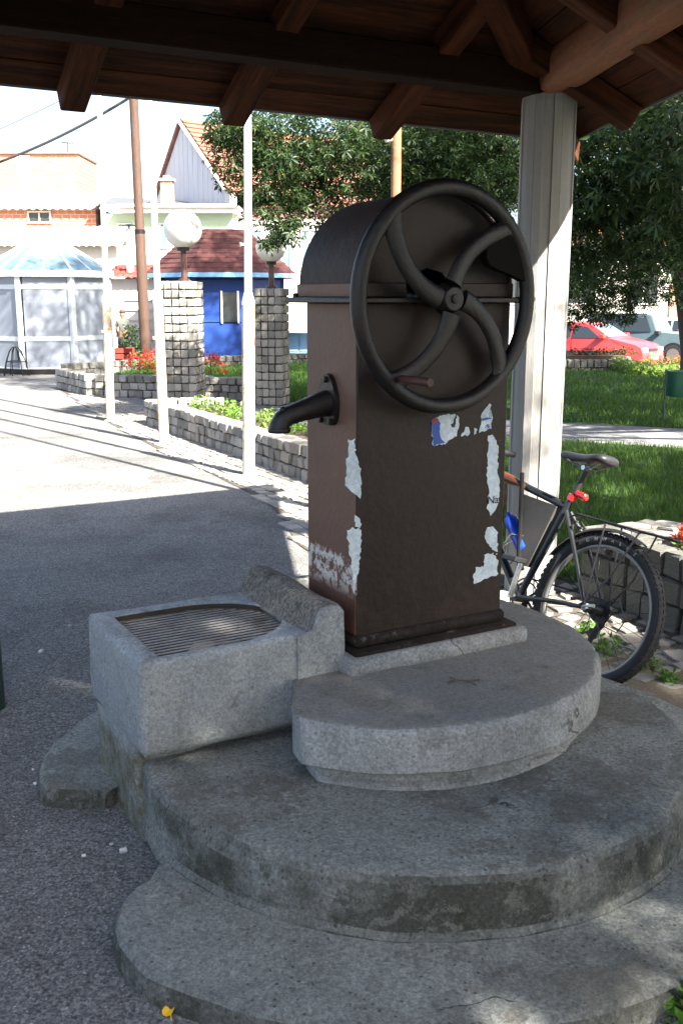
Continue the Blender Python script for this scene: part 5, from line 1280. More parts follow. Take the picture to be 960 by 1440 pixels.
# turquoise booth between the pillar and the pump
tbk = empty('market_booth', (0, 0, 0), 0, 'turquoise booth with pale awning beyond the narrow pillar', 'booth')
Yb = 30.5; q0, q1 = at(404, 505, Yb), at(470, 466, Yb)
blk('counter', tbk, mt['bluetrim'], q0.x, q1.x, Yb, Yb + 1.2, -.05, q1.z)
for k in range(4): blk('counter_panel', tbk, mt['bluetrim'], q0.x + .02 + k * .36, q0.x + .34 + k * .36, Yb - .03, Yb - .002, .05, q1.z - .08)
MB().add([(q0.x - .1, Yb - .5, at(410, 468, Yb - .5).z), (q1.x + .6, Yb - .5, at(410, 468, Yb - .5).z), (q1.x + .6, Yb + 1.2, at(410, 432, Yb + 1.2).z), (q0.x - .1, Yb + 1.2, at(410, 432, Yb + 1.2).z)], [(0, 1, 2, 3)]).build('awning', mt['plaster'], tbk)
for x in (q0.x, q1.x + .5): MB().tube([(x, Yb + 1.1, 0), (x, Yb + 1.1, 1.5)], .03, 8).build('awning_post', mt['alu'], tbk)
# long pale building across the street
lb = empty('street_building', (0, 0, 0), 0, 'long pale building with orange roof across the street behind the cars', 'building')
blk('wall', lb, mt['plaster'], 5.5, 34, 44, 52, -.6, 3.6)
MB().prism([(-.4, 3.6), (4, 4.9), (8.4, 3.6)], 5.2, 34.3, lambda a, b, d: (d, 44 + a, b)).build('roof', mt['rooftile'], lb)
for k in range(10): window(lb, 7 + k * 2.7, 8.2 + k * 2.7, 44, 1.4, 3.0)
dr0 = at(938, 478, 43.9); blk('shop_front', lb, mt['brick'], dr0.x, dr0.x + 2.4, 43.9, 44, -.5, 2.2)
# ================================================================== STREET FURNITURE
bn = G(931, 597)
bin_ = empty('litter_bin', (bn.x, bn.y, bn.z), radians(8), 'dark green metal litter bin on a thin green post on the lawn', 'litter bin')
ztop = at(931, 522, bn.y).z - bn.z; zbot = at(931, 558, bn.y).z - bn.z
MB().tube([(0, 0, -.05), (0, 0, ztop + .02)], .014, 10).build('post', mt['greenpost'], bin_, True)
MB().tube([(.62, .1, -.05), (.62, .1, ztop + .02)], .014, 10).build('post', mt['greenpost'], bin_, True)
mb = MB(); nn_ = 20; vs_ = []
for z, s in ((zbot, .9), (zbot + .02, .95), (ztop - .02, 1.0), (ztop, 1.03)):
    for k in range(nn_):
        a = 2 * pi * k / nn_; vs_.append((.31 + .26 * s * (abs(cos(a)) ** .5) * (1 if cos(a) > 0 else -1), .05 + .17 * s * (abs(sin(a)) ** .5) * (1 if sin(a) > 0 else -1), z))
mb.add(vs_, [(i * nn_ + k, i * nn_ + (k + 1) % nn_, (i + 1) * nn_ + (k + 1) % nn_, (i + 1) * nn_ + k) for i in range(3) for k in range(nn_)] + [tuple(range(nn_))[::-1]])
mt['bingreen'] = material('bin_green', (.012, .075, .045), .45, .15, 6)
cn = mb.build('container', mt['bingreen'], bin_, 40)
MB().lathe([(.03, 0), (.03, .002)], 14).build('sticker', mt['paper'], cn); 
for c in children(cn): c.matrix_local = Matrix.Translation((.26, .05 - .178, ztop - .16)) @ Matrix.Rotation(pi / 2, 4, 'X')
# wire plant stand by the silver kiosk
wsb = G(24, 528)
wst = empty('wire_stand', (wsb.x, wsb.y, 0), 0, 'dark bent wire plant stand in front of the silver kiosk', 'wire stand')
for k in range(8):
    a = 2 * pi * k / 8; r_ = .28; zt2 = .60
    MB().tube([(r_ * cos(a), r_ * sin(a), 0), (r_ * .75 * cos(a), r_ * .75 * sin(a), .3), (r_ * .45 * cos(a), r_ * .45 * sin(a), .52), (r_ * .2 * cos(a), r_ * .2 * sin(a), zt2), (0, 0, zt2 + .01)], .011, 5).build('wire', mt['castiron'], wst)
MB().tube([(.21 * cos(2 * pi * k / 20), .21 * sin(2 * pi * k / 20), .3) for k in range(20)], .008, 5, closed=True).build('hoop', mt['castiron'], wst)
# red planter box with white crate
rp = G(176, 514)
rb = empty('planter_box', (rp.x, rp.y, 0), 0, 'red wooden planter box behind the flower bed wall', 'planter box')
bw_ = at(187, 505, rp.y).x - at(163, 505, rp.y).x; bhz = at(175, 489, rp.y).z
for k in range(3): MB().bbox(-bw_ / 2, bw_ / 2, -.22, -.19, .02 + k * bhz / 3, (k + 1) * bhz / 3 - .004, .006).build('board', mt['redbox'], rb)
for x in (-1, 1): MB().bbox(min(x * bw_ / 2, x * (bw_ / 2 - .03)), max(x * bw_ / 2, x * (bw_ / 2 - .03)), -.19, .2, 0, bhz, .005).build('side_board', mt['redbox'], rb)
MB().box(-bw_ / 2 + .03, bw_ / 2 - .03, .19, .22, 0, bhz).build('back_board', mt['redbox'], rb); MB().box(-bw_ / 2 + .03, bw_ / 2 - .03, -.19, .19, .02, bhz - .06).build('soil_fill', mt['soil'], rb)
wc = at(157, 480, rp.y + .5)
wch = empty('garden_chair', (wc.x, rp.y + .55, 0), radians(20), 'white plastic chair behind the red planter box', 'chair'); wch.scale = (.62, .62, .8)
for x in (-.2, .2):
    for y in (-.2, .2): MB().tube([(x * 1.1, y * 1.1, 0), (x, y, .42)], .018, 6).build('leg', mt['white'], wch)
MB().bbox(-.24, .24, -.23, .23, .42, .45, .01).build('seat', mt['white'], wch)
MB().bbox(-.24, .24, .2, .23, .47, .82, .01).build('backrest', mt['white'], wch)
# far stone bed wall before the cars
fw0, fw1 = G(792, 521), G(886, 521)
fwl_ = empty('stone_bed_wall', (0, 0, 0), 0, 'low dark stone wall of the far flower bed in front of the red car', 'stone wall')
zg_ = fw0.z
wall_run(fwl_, fw0 - Vector((1.5, 0, 0)), fw1, 2, .17, .21, .24, STM, z0=zg_)
wall_run(fwl_, fw1 + Vector((-.1, .24, 0)), fw1 + Vector((.25, 1.3, 0)), 2, .17, .21, .2, STM, z0=zg_)
MB().box(fw0.x - 1.5, fw1.x - .1, fw0.y + .1, fw0.y + 1.2, zg_ - .2, zg_ + .36).build('soil_fill', mt['soil'], fwl_)
# ================================================================== CARS
def car(root, body_mat, prof, glass_top, W, wheels, hood_x, wr_=.29):
    """prof: side outline (x forward, z); lofted across the width with tumblehome"""
    secs = [(-W / 2, .0), (-W / 2 + .05, 0), (W / 2 - .05, 0), (W / 2, 0)]
    mb = MB(); n = len(prof); vs_ = []
    beltz = .92
    for y, ins in ((-1, .035), (-.985, 0), (-.6, -.012), (0, -.02), (.6, -.012), (.985, 0), (1, .035)):
        for x, z in prof:
            tb = max(0, z - beltz) * .32; yy = y * (W / 2 - tb)
            cxx = -0.0; vs_.append((x * (1 - ins * .25), yy, z - (ins * .5 if z > .6 else 0)))
    k = 7
    mb.add(vs_, [(i * n + j, i * n + (j + 1) % n, (i + 1) * n + (j + 1) % n, (i + 1) * n + j) for i in range(k - 1) for j in range(n)] + [tuple(range(n))[::-1], tuple((k - 1) * n + j for j in range(n))])
    bd = mb.build('body', body_mat, root, 35)
    for (x, s) in wheels:
        w = MB().tube([(x, s * (W / 2 - .17), wr_), (x, s * (W / 2 + .004), wr_)], wr_, 24).build('wheel', mt['tyre'], root, 40)
        o = MB().tube([(x, s * (W / 2 + .004), wr_), (x, s * (W / 2 + .014), wr_)], wr_ * .62, 16).build('hubcap', mt['rim'], w, 40)
        MB().tube([(x, s * (W / 2 - .05), wr_ + .02), (x, s * (W / 2 + .002), wr_ + .02)], wr_ * 1.14, 24).build('wheel_arch', mt['black'], root, 40)
    return bd
def hatch(root, m, L=3.9, W=1.64, H=1.40, boxy=0):
    h = L / 2
    if not boxy:
        prof = [(-h + .05, .25), (-h, .45), (-h + .02, .80), (-h + .12, .98), (-h + .42, H - .04), (-h + .7, H), (-.05, H), (.25, H - .05), (.88, .98), (1.05, .94), (h - .25, .80), (h - .06, .70), (h, .52), (h - .02, .28), (h - .15, .20), (-h + .2, .2)]
        gl = [((.30, H - .10), (.88, 1.0))]
        side = [[(-h + .55, H - .10), (-.35, H - .08), (-.35, .97), (-h + .42, .97)], [(-.27, H - .08), (.16, H - .10), (.62, .97), (-.27, .97)]]
        wx_ = (-h + .72, h - .78); ws = ((.29, H - .07), (.84, 1.005))
    else:
        prof = [(-h, .35), (-h, .98), (-h + .08, H - .05), (-h + .2, H), (.15, H), (.35, H - .05), (.62, 1.05), (h - .12, .98), (h, .88), (h, .38), (h - .12, .28), (-h + .12, .28)]
        side = [[(-h + .2, H - .12), (-.55, H - .12), (-.55, 1.05), (-h + .15, 1.05)], [(-.45, H - .12), (.22, H - .12), (.46, 1.05), (-.45, 1.05)]]
        wx_ = (-h + .65, h - .62); ws = ((.36, H - .07), (.60, 1.08))
    bd = car(root, m, prof, None, W, [(x, s) for x in wx_ for s in (-1, 1)], .9, .29 if not boxy else .33)
    for pol in side:
        for s in (-1, 1):
            vs_ = [(x, s * (W / 2 - max(0, z - .92) * .32 + .006), z) for x, z in pol]
            MB().add(vs_, [(0, 1, 2, 3)]).build('side_window', mt['darkglass'], bd)
    (xa, za), (xb, zb) = ws; d = Vector((zb - za, 0, -(xb - xa))); 
    nr = Vector((za - zb, 0, xb - xa)).normalized() * .012
    for s0, s1 in ((-1, 1),):
        wa, wb = W / 2 - (za - .92) * .32 - .07, W / 2 - (zb - .92) * .32 - .07
        MB().add([Vector((xa, -wa, za)) + nr, Vector((xb, -wb, zb)) + nr, Vector((xb, wb, zb)) + nr, Vector((xa, wa, za)) + nr], [(0, 1, 2, 3)]).build('windscreen', mt['kglass'], bd)
    fz = .66 if not boxy else .75
    for s in (-1, 1):
        MB().bbox(h - .12, h + .015, s * (W / 2 - .22) - .16, s * (W / 2 - .22) + .16, fz - .09, fz + .05, .02).build('headlight', mt['carlamp'], bd)
        MB().bbox(.62, .80, min(s * (W / 2 - .02), s * (W / 2 + .16)), max(s * (W / 2 - .02), s * (W / 2 + .16)), .97, 1.09, .02).build('mirror', m if not boxy else mt['black'], bd)
        MB().box(-.30, -.285, min(s * (W / 2 + .002), s * (W / 2 + .004)), max(s * (W / 2 + .002), s * (W / 2 + .004)), .35, .95).build('door_seam', mt['black'], bd)
        MB().bbox(-.52, -.38, min(s * W / 2, s * (W / 2 + .025)), max(s * W / 2, s * (W / 2 + .025)), .82, .85, .006).build('door_handle', mt['black'], bd)
        MB().box(-h + 1.1, h - 1.15, min(s * (W / 2), s * (W / 2 + .012)), max(s * (W / 2), s * (W / 2 + .012)), .50, .58).build('side_strip', mt['black'], bd)
    MB().bbox(h - .1, h + .012, -.34, .34, fz - .06, fz + .02, .01).build('grille', mt['black'], bd)
    MB().bbox(h - .12, h + .05, -W / 2 + .04, W / 2 - .04, .30, .46, .03).build('bumper', m if not boxy else mt['black'], bd)
    MB().box(h + .05, h + .056, -.26, .26, .35, .45).build('number_plate', mt['plaster'], bd)
def place_car(px, Y, rz, m, label, **k):
    p = at(px, 470, Y); r_ = empty('parked_car', (p.x, Y, -.51), rz, label, 'car', 'cars parked along the street')
    hatch(r_, m, **k)
place_car(832, 31.0, radians(-38), mt['red_car'], 'red hatchback parked in the street behind the far flower bed')
place_car(908, 34.0, radians(-38), mt['grey_car'], 'grey-green boxy off-road car parked next to the red hatchback', L=3.7, W=1.6, H=1.62, boxy=1)
place_car(965, 37, radians(-36), mt['pale_car'], 'silver car parked on the far side of the grey-green car', L=4.1, W=1.68, H=1.42)
# second bicycle far away beside the red car
b2 = copy_tree(bike); q = G(803, 512); q = Vector((at(800, 505, 26.6).x, 26.6, ground_z(6, 26.6)))
b2.matrix_world = Matrix.Translation(q + Vector((0, 0, .01))) @ Matrix.Rotation(radians(172), 4, 'Z') @ Matrix.Rotation(radians(4), 4, 'X')
tag(b2, 'small dark bicycle standing in front of the red hatchback', 'bicycle')
# ================================================================== CHILD by the red planter
def skin_mesh(name, pts, edges_, m, parent, sub=2):
    me = bpy.data.meshes.new(name); me.from_pydata([p[:3] for p in pts], edges_, [])
    o = link(name, me, m, parent); o.modifiers.new('skin', 'SKIN'); 
    for i, p in enumerate(pts): me.skin_vertices[0].data[i].radius = (p[3], p[3] if len(p) < 5 else p[4])
    me.skin_vertices[0].data[0].use_root = True
    s = o.modifiers.new('sub', 'SUBSURF'); s.levels = sub; s.render_levels = sub
    bpy.context.view_layer.update()
    m2 = bpy.data.meshes.new_from_object(o.evaluated_get(bpy.context.evaluated_depsgraph_get())); o.modifiers.clear(); o.data = m2
    m2.polygons.foreach_set('use_smooth', [True] * len(m2.polygons))
    return o
cp = at(173, 460, 26.6); hgt = at(173, 437, 26.6).z + .04
per = empty('person', (cp.x, 26.6, 0), radians(12), 'child in grey shirt and dark shorts standing behind the red planter, facing away', 'person')
k_ = hgt / 1.25
def bp_(x, y, z, r_, r2=None): return (x * k_, y * k_, z * k_, r_ * k_) if r2 is None else (x * k_, y * k_, z * k_, r_ * k_, r2 * k_)
pts = [bp_(0, 0, .64, .095), bp_(0, .0, .78, .085), bp_(0, 0, .92, .105, .075), bp_(0, 0, .99, .05), bp_(0, .0, 1.04, .042), bp_(0, .0, 1.11, .072), bp_(0, .01, 1.18, .078),
       bp_(.115, 0, .955, .042), bp_(.16, .02, .78, .034), bp_(.14, .12, .66, .027), bp_(.125, .155, .62, .026),
       bp_(-.115, 0, .955, .042), bp_(-.16, .02, .78, .034), bp_(-.14, .12, .66, .027), bp_(-.125, .155, .62, .026),
       bp_(.062, 0, .60, .068), bp_(.07, .01, .34, .046), bp_(.072, -.01, .07, .034), bp_(.074, .08, .03, .030),
       bp_(-.062, 0, .60, .068), bp_(-.07, .02, .34, .046), bp_(-.072, .0, .07, .034), bp_(-.074, .09, .03, .030)]
ed = [(0, 1), (1, 2), (2, 3), (3, 4), (4, 5), (5, 6), (2, 7), (7, 8), (8, 9), (9, 10), (2, 11), (11, 12), (12, 13), (13, 14), (0, 15), (15, 16), (16, 17), (17, 18), (0, 19), (19, 20), (20, 21), (21, 22)]
for hnd, sx_ in ((10, 1), (14, -1)):
    hx, hy, hz_ = pts[hnd][0] / k_, pts[hnd][1] / k_, pts[hnd][2] / k_
    for j, (ox, ln) in enumerate(((-.018, .045), (-.006, .052), (.006, .05), (.018, .04))):
        i0 = len(pts); pts += [bp_(hx + ox, hy + .02, hz_ - .012, .0065), bp_(hx + ox, hy + .02 + ln * .5, hz_ - .02, .006), bp_(hx + ox, hy + .02 + ln, hz_ - .04, .005)]; ed += [(hnd, i0), (i0, i0 + 1), (i0 + 1, i0 + 2)]
    i0 = len(pts); pts += [bp_(hx - .03 * sx_, hy + .01, hz_ + .002, .0075), bp_(hx - .045 * sx_, hy + .035, hz_ - .005, .006)]; ed += [(hnd, i0), (i0, i0 + 1)]
skin_mesh('body', pts, ed, mt['skin'], per, 1)
skin_mesh('shirt', [bp_(0, 0, .66, .108, .10), bp_(0, 0, .78, .108, .09), bp_(0, 0, .92, .122, .088), bp_(0, 0, .975, .07, .06), bp_(.118, 0, .95, .056), bp_(.155, .015, .83, .05), bp_(-.118, 0, .95, .056), bp_(-.155, .015, .83, .05)], [(0, 1), (1, 2), (2, 3), (2, 4), (4, 5), (2, 6), (6, 7)], mt['shirt'], per)
skin_mesh('shorts', [bp_(0, 0, .65, .112, .10), bp_(0, 0, .60, .10), bp_(.066, 0, .55, .078), bp_(.072, .01, .38, .068), bp_(-.066, 0, .55, .078), bp_(-.072, .01, .38, .068)], [(0, 1), (1, 2), (2, 3), (1, 4), (4, 5)], mt['shorts'], per)
skin_mesh('hair', [bp_(0, -.015, 1.13, .07), bp_(0, -.005, 1.185, .088), bp_(0, .03, 1.20, .075)], [(0, 1), (1, 2)], mt['hair'], per)
for s in (-1, 1): MB().bbox((.074 * s - .035) * k_, (.074 * s + .035) * k_, -.04 * k_, .13 * k_, 0, .06 * k_, .015).build('shoe', mt['white'], per, 60)
for s in (-1, 1): MB().lathe([(.004, -.016), (.014, -.01), (.017, 0), (.014, .012), (.004, .018)], 8, cx=.082 * k_ * s, cy=.0, z0=1.115 * k_).build('ear', mt['skin'], per, True)
# ================================================================== VEGETATION
def rot_batch(n, tilt=.9, zdown=0.0):
    yaw = rng.uniform(0, 2 * pi, n); t = rng.normal(0, tilt, n) + zdown; r = rng.normal(0, tilt * .7, n)
    cy, sy, ct, st_, cr, sr = np.cos(yaw), np.sin(yaw), np.cos(t), np.sin(t), np.cos(r), np.sin(r)
    Rz = np.stack([np.stack([cy, -sy, 0 * cy], -1), np.stack([sy, cy, 0 * cy], -1), np.stack([0 * cy, 0 * cy, 1 + 0 * cy], -1)], 1)
    Ry = np.stack([np.stack([ct, 0 * ct, st_], -1), np.stack([0 * ct, 1 + 0 * ct, 0 * ct], -1), np.stack([-st_, 0 * ct, ct], -1)], 1)
    Rx = np.stack([np.stack([1 + 0 * cr, 0 * cr, 0 * cr], -1), np.stack([0 * cr, cr, -sr], -1), np.stack([0 * cr, sr, cr], -1)], 1)
    return Rz @ Ry @ Rx
def tmpl_chestnut(nl=5):
    v = []; f = []
    for k in range(nl):
        a = (k - (nl - 1) / 2) * radians(58); L = 1.0 - .12 * abs(k - (nl - 1) / 2); c, s = cos(a), sin(a)
        pts = [(0, 0, 0), (.62 * L, .15 * L, -.05), (1.0 * L, 0, -.28), (.62 * L, -.15 * L, -.05), (.55 * L, 0, -.10)]
        b = len(v); v += [(x * c - y * s, x * s + y * c, z) for x, y, z in pts]; f += [(b, b + 4, b + 1), (b + 1, b + 4, b + 2), (b, b + 3, b + 4), (b + 3, b + 2, b + 4)]
    return np.array(v), np.array(f)
def tmpl_leaf():
    return np.array([(0, 0, 0), (.5, .26, .06), (1, 0, -.06), (.5, -.26, .06)], float), np.array([(0, 3, 1), (1, 3, 2)])
def scatter(name, m, parent, tm, pos, size, tilt=.8, zdown=.3):
    tv, tf = tm; n = len(pos); R = rot_batch(n, tilt, zdown)
    V = np.einsum('nij,kj->nki', R, tv) * size[:, None, None] + pos[:, None, :]
    Fc = (tf[None] + (np.arange(n) * len(tv))[:, None, None]).reshape(-1, 3)
    me = bpy.data.meshes.new(name); me.vertices.add(n * len(tv)); me.vertices.foreach_set('co', V.reshape(-1).astype(np.float32))
    me.loops.add(len(Fc) * 3); me.polygons.add(len(Fc)); me.loops.foreach_set('vertex_index', Fc.reshape(-1).astype(np.int32)); me.polygons.foreach_set('loop_start', np.arange(0, len(Fc) * 3, 3, dtype=np.int32))
    me.materials.append(m); me.update(); me.validate()
    return link(name, me, None, parent)
CH5 = tmpl_chestnut(5)
def crown_points(c, rad, nclump, per, cr, rmin=.35, extra=(), flat=.7):
    cs = []
    while len(cs) < nclump:
        d = rng.normal(0, 1, 3); d /= np.linalg.norm(d); r = rng.uniform(rmin, 1) ** .5
        p = np.array(c) + d * np.array(rad) * r
        cs.append((p, cr * rng.uniform(.7, 1.3), per))
    for e in extra: cs.append((np.array(e[:3]), e[3], int(e[4])))
    P = []
    for p, r, n in cs:
        d = rng.normal(0, 1, (n, 3)); d /= np.linalg.norm(d, axis=1)[:, None]
        P.append(p + d * (rng.uniform(.25, 1, n) ** .6)[:, None] * np.array([r, r, r * flat]))
    return np.concatenate(P), cs
def tree(base, c, rad, label, nclump, per, cr, leaf, trunk_r, fork, extra=(), tm=CH5, bend=(0, 0), m='leaf', rmin=.35):
    t = empty('chestnut_tree', base, 0, label, 'tree', 'chestnut trees in the park'); b = Vector(base)
    P, cs = crown_points(c, rad, nclump, per, cr, rmin, extra)
    P = P - np.array(base)
    scatter('crown', mt[m], t, tm, P, rng.uniform(.5, 1.35, len(P)) * leaf, .75, .45)
    top = Vector((c[0], c[1], c[2] + rad[2] * .35)) - b; fk_ = Vector((bend[0], bend[1], fork))
    tk = MB().tube([(0, 0, -.1), (0, 0, .05), (bend[0] * .15, bend[1] * .15, fork * .3), (bend[0] * .5, bend[1] * .5, fork * .65), fk_, fk_.lerp(top, .5), top], [trunk_r * 1.5, trunk_r * 1.2, trunk_r, trunk_r * .92, trunk_r * .85, trunk_r * .5, trunk_r * .15], 12).build('trunk', mt['bark'], t, 'all')
    lm = MB(); sel = cs[::max(1, len(cs) // 26)]
    for p, r, n in sel:
        e = Vector(p) - b; s = fk_.lerp(top, random.uniform(0, .75)); mid = s.lerp(e, .55) + Vector((0, 0, .25 * (e - s).length * .5))
        lm.tube([s, mid, e], [trunk_r * .35, trunk_r * .2, trunk_r * .07], 6)
    lm.build('limbs', mt['bark'], t, 'all')
    return t
ex1 = [(*at(px, py, Y)[:], r, int(n * 2.8)) for px, py, Y, r, n in ((390, 290, 12.2, .45, 90), (420, 250, 12.4, .6, 130), (370, 240, 12.0, .6, 120), (350, 205, 12.0, .55, 110), (335, 190, 11.8, .42, 70), (318, 180, 11.6, .28, 32), (450, 285, 12.6, .45, 90), (480, 240, 12.5, .7, 150), (520, 225, 12.6, .7, 150), (560, 240, 13, .7, 150), (600, 215, 12.8, .8, 160), (640, 240, 13, .8, 170), (690, 215, 12.6, .8, 170), (400, 200, 12.2, .7, 140), (450, 190, 12.3, .7, 150), (400, 325, 12.1, .24, 34), (380, 340, 12.1, .16, 16), (545, 262, 13.2, .4, 60), (710, 262, 13, .5, 80), (740, 240, 13, .7, 140), (580, 200, 14, .9, 240), (630, 200, 14.2, .9, 240), (680, 250, 14.2, .8, 220), (540, 200, 13.6, .8, 200), (720, 200, 14, .9, 240), (600, 260, 14, .7, 160))]
tree((2.15, 14.6, 0), (2.0, 14.2, 7.2), (3.3, 3.0, 4.7), 'leafy chestnut tree growing directly behind the pump', 90, 210, .75, .092, .17, 3.4, ex1, bend=(-.1, 0))
ex2 = [(*at(px, py, Y)[:], r, int(n * 1.9)) for px, py, Y, r, n in ((800, 190, 8.6, .4, 60), (830, 240, 8.6, .5, 80), (810, 290, 8.8, .4, 60), (870, 220, 8.4, .6, 110), (900, 280, 8.4, .55, 90), (940, 230, 8.0, .6, 110), (960, 300, 8.2, .6, 100), (850, 330, 9, .5, 80), (900, 340, 9, .5, 80), (820, 360, 9.4, .4, 60), (940, 190, 7.6, .6, 100), (860, 280, 8.8, .5, 80), (930, 320, 8.8, .5, 70), (880, 180, 8.3, .5, 80))]
tree((7.6, 9.2, 0), (6.6, 9.4, 6.1), (3.4, 3.3, 3.6), 'chestnut tree beside the lawn, its low branches hanging over the footpath', 60, 170, .75, .108, .2, 2.3, ex2, bend=(-.3, .1))
ex3 = [(*at(px, py, Y)[:], r, int(n * 2.2)) for px, py, Y, r, n in ((800, 420, 17, .6, 150), (830, 400, 17, .7, 190), (870, 420, 17.4, .6, 150), (840, 440, 17.2, .35, 60), (800, 445, 17.3, .3, 45), (880, 445, 17.5, .22, 26), (900, 400, 17.5, .7, 180), (930, 380, 18, .7, 150), (860, 370, 17.5, .8, 200), (810, 370, 17.6, .8, 200), (905, 350, 18, .8, 200), (955, 350, 18, .7, 150), (815, 330, 18, .8, 190), (960, 415, 18.5, .4, 60))]
b3 = at(962, 430, 18.8)
tree((b3.x + .3, 18.8, ground_z(b3.x, 18.8)), (5.4, 18.6, 8.2), (3.9, 3.2, 6.2), 'dark-trunked chestnut tree standing between the lawn and the parked cars', 140, 200, .8, .092, .24, 2.6, ex3, bend=(-.5, 0))
def up_sun(p, D): return (p[0] + SUN_AZ.x * D, p[1] + SUN_AZ.y * D, p[2] + math.tan(SUN_EL) * D)
ex4 = [(*up_sun(p, D), r, n) for p, D, r, n in (((-.6, 1.9, 0), 8.6, .75, 130), ((-.9, 2.1, 0), 9.0, .7, 120), ((-.3, 1.5, 0), 8.2, .7, 120), ((0, 2.5, .28), 8.4, .7, 120), ((-.9, 2.7, 0), 9.4, .6, 90), ((1.4, 4.15, 0), 8.6, .5, 70), ((1.75, 4.2, 0), 8.4, .5, 70), ((1.25, 4.4, 0), 8.8, .32, 36), ((1.0, 3.8, .3), 8.8, .6, 90))]
tree((5.6, -5.4, 0), (5.0, -4.9, 8.2), (2.75, 2.75, 3.1), 'tall chestnut tree shading the steps from across the asphalt', 125, 105, .72, .20, .24, 4.2, ex4)
tree((8.3, 2.1, 0), (7.6, 2.4, 6.0), (2.8, 2.7, 2.8), 'unseen chestnut tree added to shade the grass beside the shelter', 75, 95, .75, .2, .2, 3.0)  # out of view, added to shade the near lawn and dim the right side
tree((11.0, 12.0, 0), (10.3, 12.0, 6.0), (3.2, 3.0, 3.2), 'chestnut tree further along the footpath shading the far grass', 85, 90, .8, .2, .2, 2.6)
tree((10.8, 17.9, 0), (10.4, 17.9, 6.3), (2.1, 2.1, 2.8), 'unseen slender chestnut tree added to shade the far stone bed', 45, 95, .7, .2, .16, 3.2)  # out of view, added and sized to shade the far bed wall
tree((9.5, -8.5, 0), (9.0, -8.5, 5.2), (3.4, 3.4, 3.4), 'unseen broad chestnut tree added at the far rear corner to block light', 80, 95, .85, .22, .24, 2.2)  # added outside the frame to block sky light on the pump front
tree((4.6, -11.5, 0), (4.6, -11.5, 5.0), (3.6, 3.0, 3.4), 'unseen broad chestnut tree added at the rear edge to block light on the pump', 80, 95, .85, .22, .24, 2.2)  # added unseen behind the camera, blocking light on the pump front
# shrub and flowers
def plant(name, p, r, h, n, leafkey, label, cat, flowers=0, fkey='redflower', leaf=.06, group=None, fz=.75, fs=.035):
    o = empty(name, p, 0, label, cat, group)
    P = rng.normal(0, 1, (n, 3)); P /= np.linalg.norm(P, axis=1)[:, None]; P *= (rng.uniform(.2, 1, n) ** .5)[:, None]; P[:, 2] = np.abs(P[:, 2])
    P = P * np.array([r, r, h]); scatter('foliage', mt[leafkey], o, tmpl_leaf(), P, rng.uniform(.7, 1.3, n) * leaf, .7, .0)
    MB().tube([(0, 0, -.05), (0, 0, h * .6)], .012, 5).build('stem', mt['bark'], o)
    if flowers:
        F_ = rng.normal(0, 1, (flowers, 3)); F_ /= np.linalg.norm(F_, axis=1)[:, None]; F_[:, 2] = np.abs(F_[:, 2]); F_ *= (rng.uniform(.6, 1, flowers) ** .5)[:, None]
        F_ = F_ * np.array([r, r, h]) + np.array([0, 0, .02])
        F_ = np.repeat(F_, 5, 0) + rng.normal(0, fs * .3, (flowers * 5, 3)); scatter('blossom', mt[fkey], o, tmpl_leaf(), F_, rng.uniform(.8, 1.2, len(F_)) * fs, 1.0, 0)
    return o
s0 = at(187, 500, 26.0)
plant('shrub', (s0.x, 26.0, 0), .36, 1.05, 900, 'leaf', 'dark green upright shrub beside the red planter box', 'shrub', 26, 'leaf_light', .09)
for (px, py, r, lab) in ((198, 524, .34, 'low red flowering plant at the foot of the utility pole'), (217, 525, .30, 'low red flowering plant between the pole and the broad pillar'), (297, 530, .32, 'low red flowering plant just right of the broad pillar')):
    p = G(px, py + 8); p.z = .18; plant('red_flower', p, r, .40, 260, 'weed', lab, 'flower', 55, 'redflower', .06, 'red flowers in the bed below the lamps', fs=.06)
for k in range(14):
    t = .8 + k * .42; p = WA + WD * t + WN * (.52 + .22 * ((k * 37) % 10) / 10) + Vector((0, 0, .25))
    plant('bed_plant', p, .22, .17, 170, 'leaf_light' if k % 3 else 'weed', 'low bedding plant with small red flowers in the long stone planter' if k > 8 else ('pale green bedding plant without flowers in the long stone planter' if k % 3 else 'darker green bedding plant without flowers in the long stone planter'), 'plant', 12 if k > 8 else 0, 'redflower', .055, 'bedding plants in the long planter', fs=.04)
rfp = at(958, 775, 4.9)
plant('red_flower', (rfp.x + .12, 4.95, .38), .14, .16, 160, 'weed', 'bright red flower clump on top of the rough wall by the bicycle', 'flower', 60, 'redflower', .05, None, fs=.03)
for (x, y, k, lab) in ((905, 925, .09, 'leafy weed growing beside the bicycle rear tyre'), (940, 945, .045, 'tiny weed on the sandy strip by the paving'), (846, 905, .10, 'green weed growing under the bicycle derailleur'), (826, 878, .06, 'small weed between pale stones left of the derailleur'), (958, 1415, .08, 'round-leaved weed at the edge of the bottom step')):
    p = on_z(x, y + 14, .01) if y < 1400 else on_z(972, 1432, .02)
    plant('weed', p, k, k * 1.1, int(110 + 500 * k), 'weed', lab, 'weed', 0, leaf=.028 if y < 1400 else .05)
for k, (px, py) in enumerate(((835, 498), (812, 497), (858, 496), (880, 497))):
    p = at(px, py, fw0.y + .6); plant('bed_flower', (p.x, fw0.y + .6, zg_ + .36), .3, .16, 150, 'leaf', 'dark leafy plant with red blooms in the far stone bed', 'flower', 5, 'redflower', .08, 'plants in the far stone bed', fs=.07)
for k, px in enumerate((912, 926, 942, 955, 966, 980)):
    p = at(px, 494, 25.4); plant('red_flower', (p.x, 25.4, -.10),   .26, .30, 130, 'leaf_light', 'red flowering plant in the row beyond the pale ground cover', 'flower', 16, 'redflower', .08, 'red flowers before the parked cars', fs=.05)
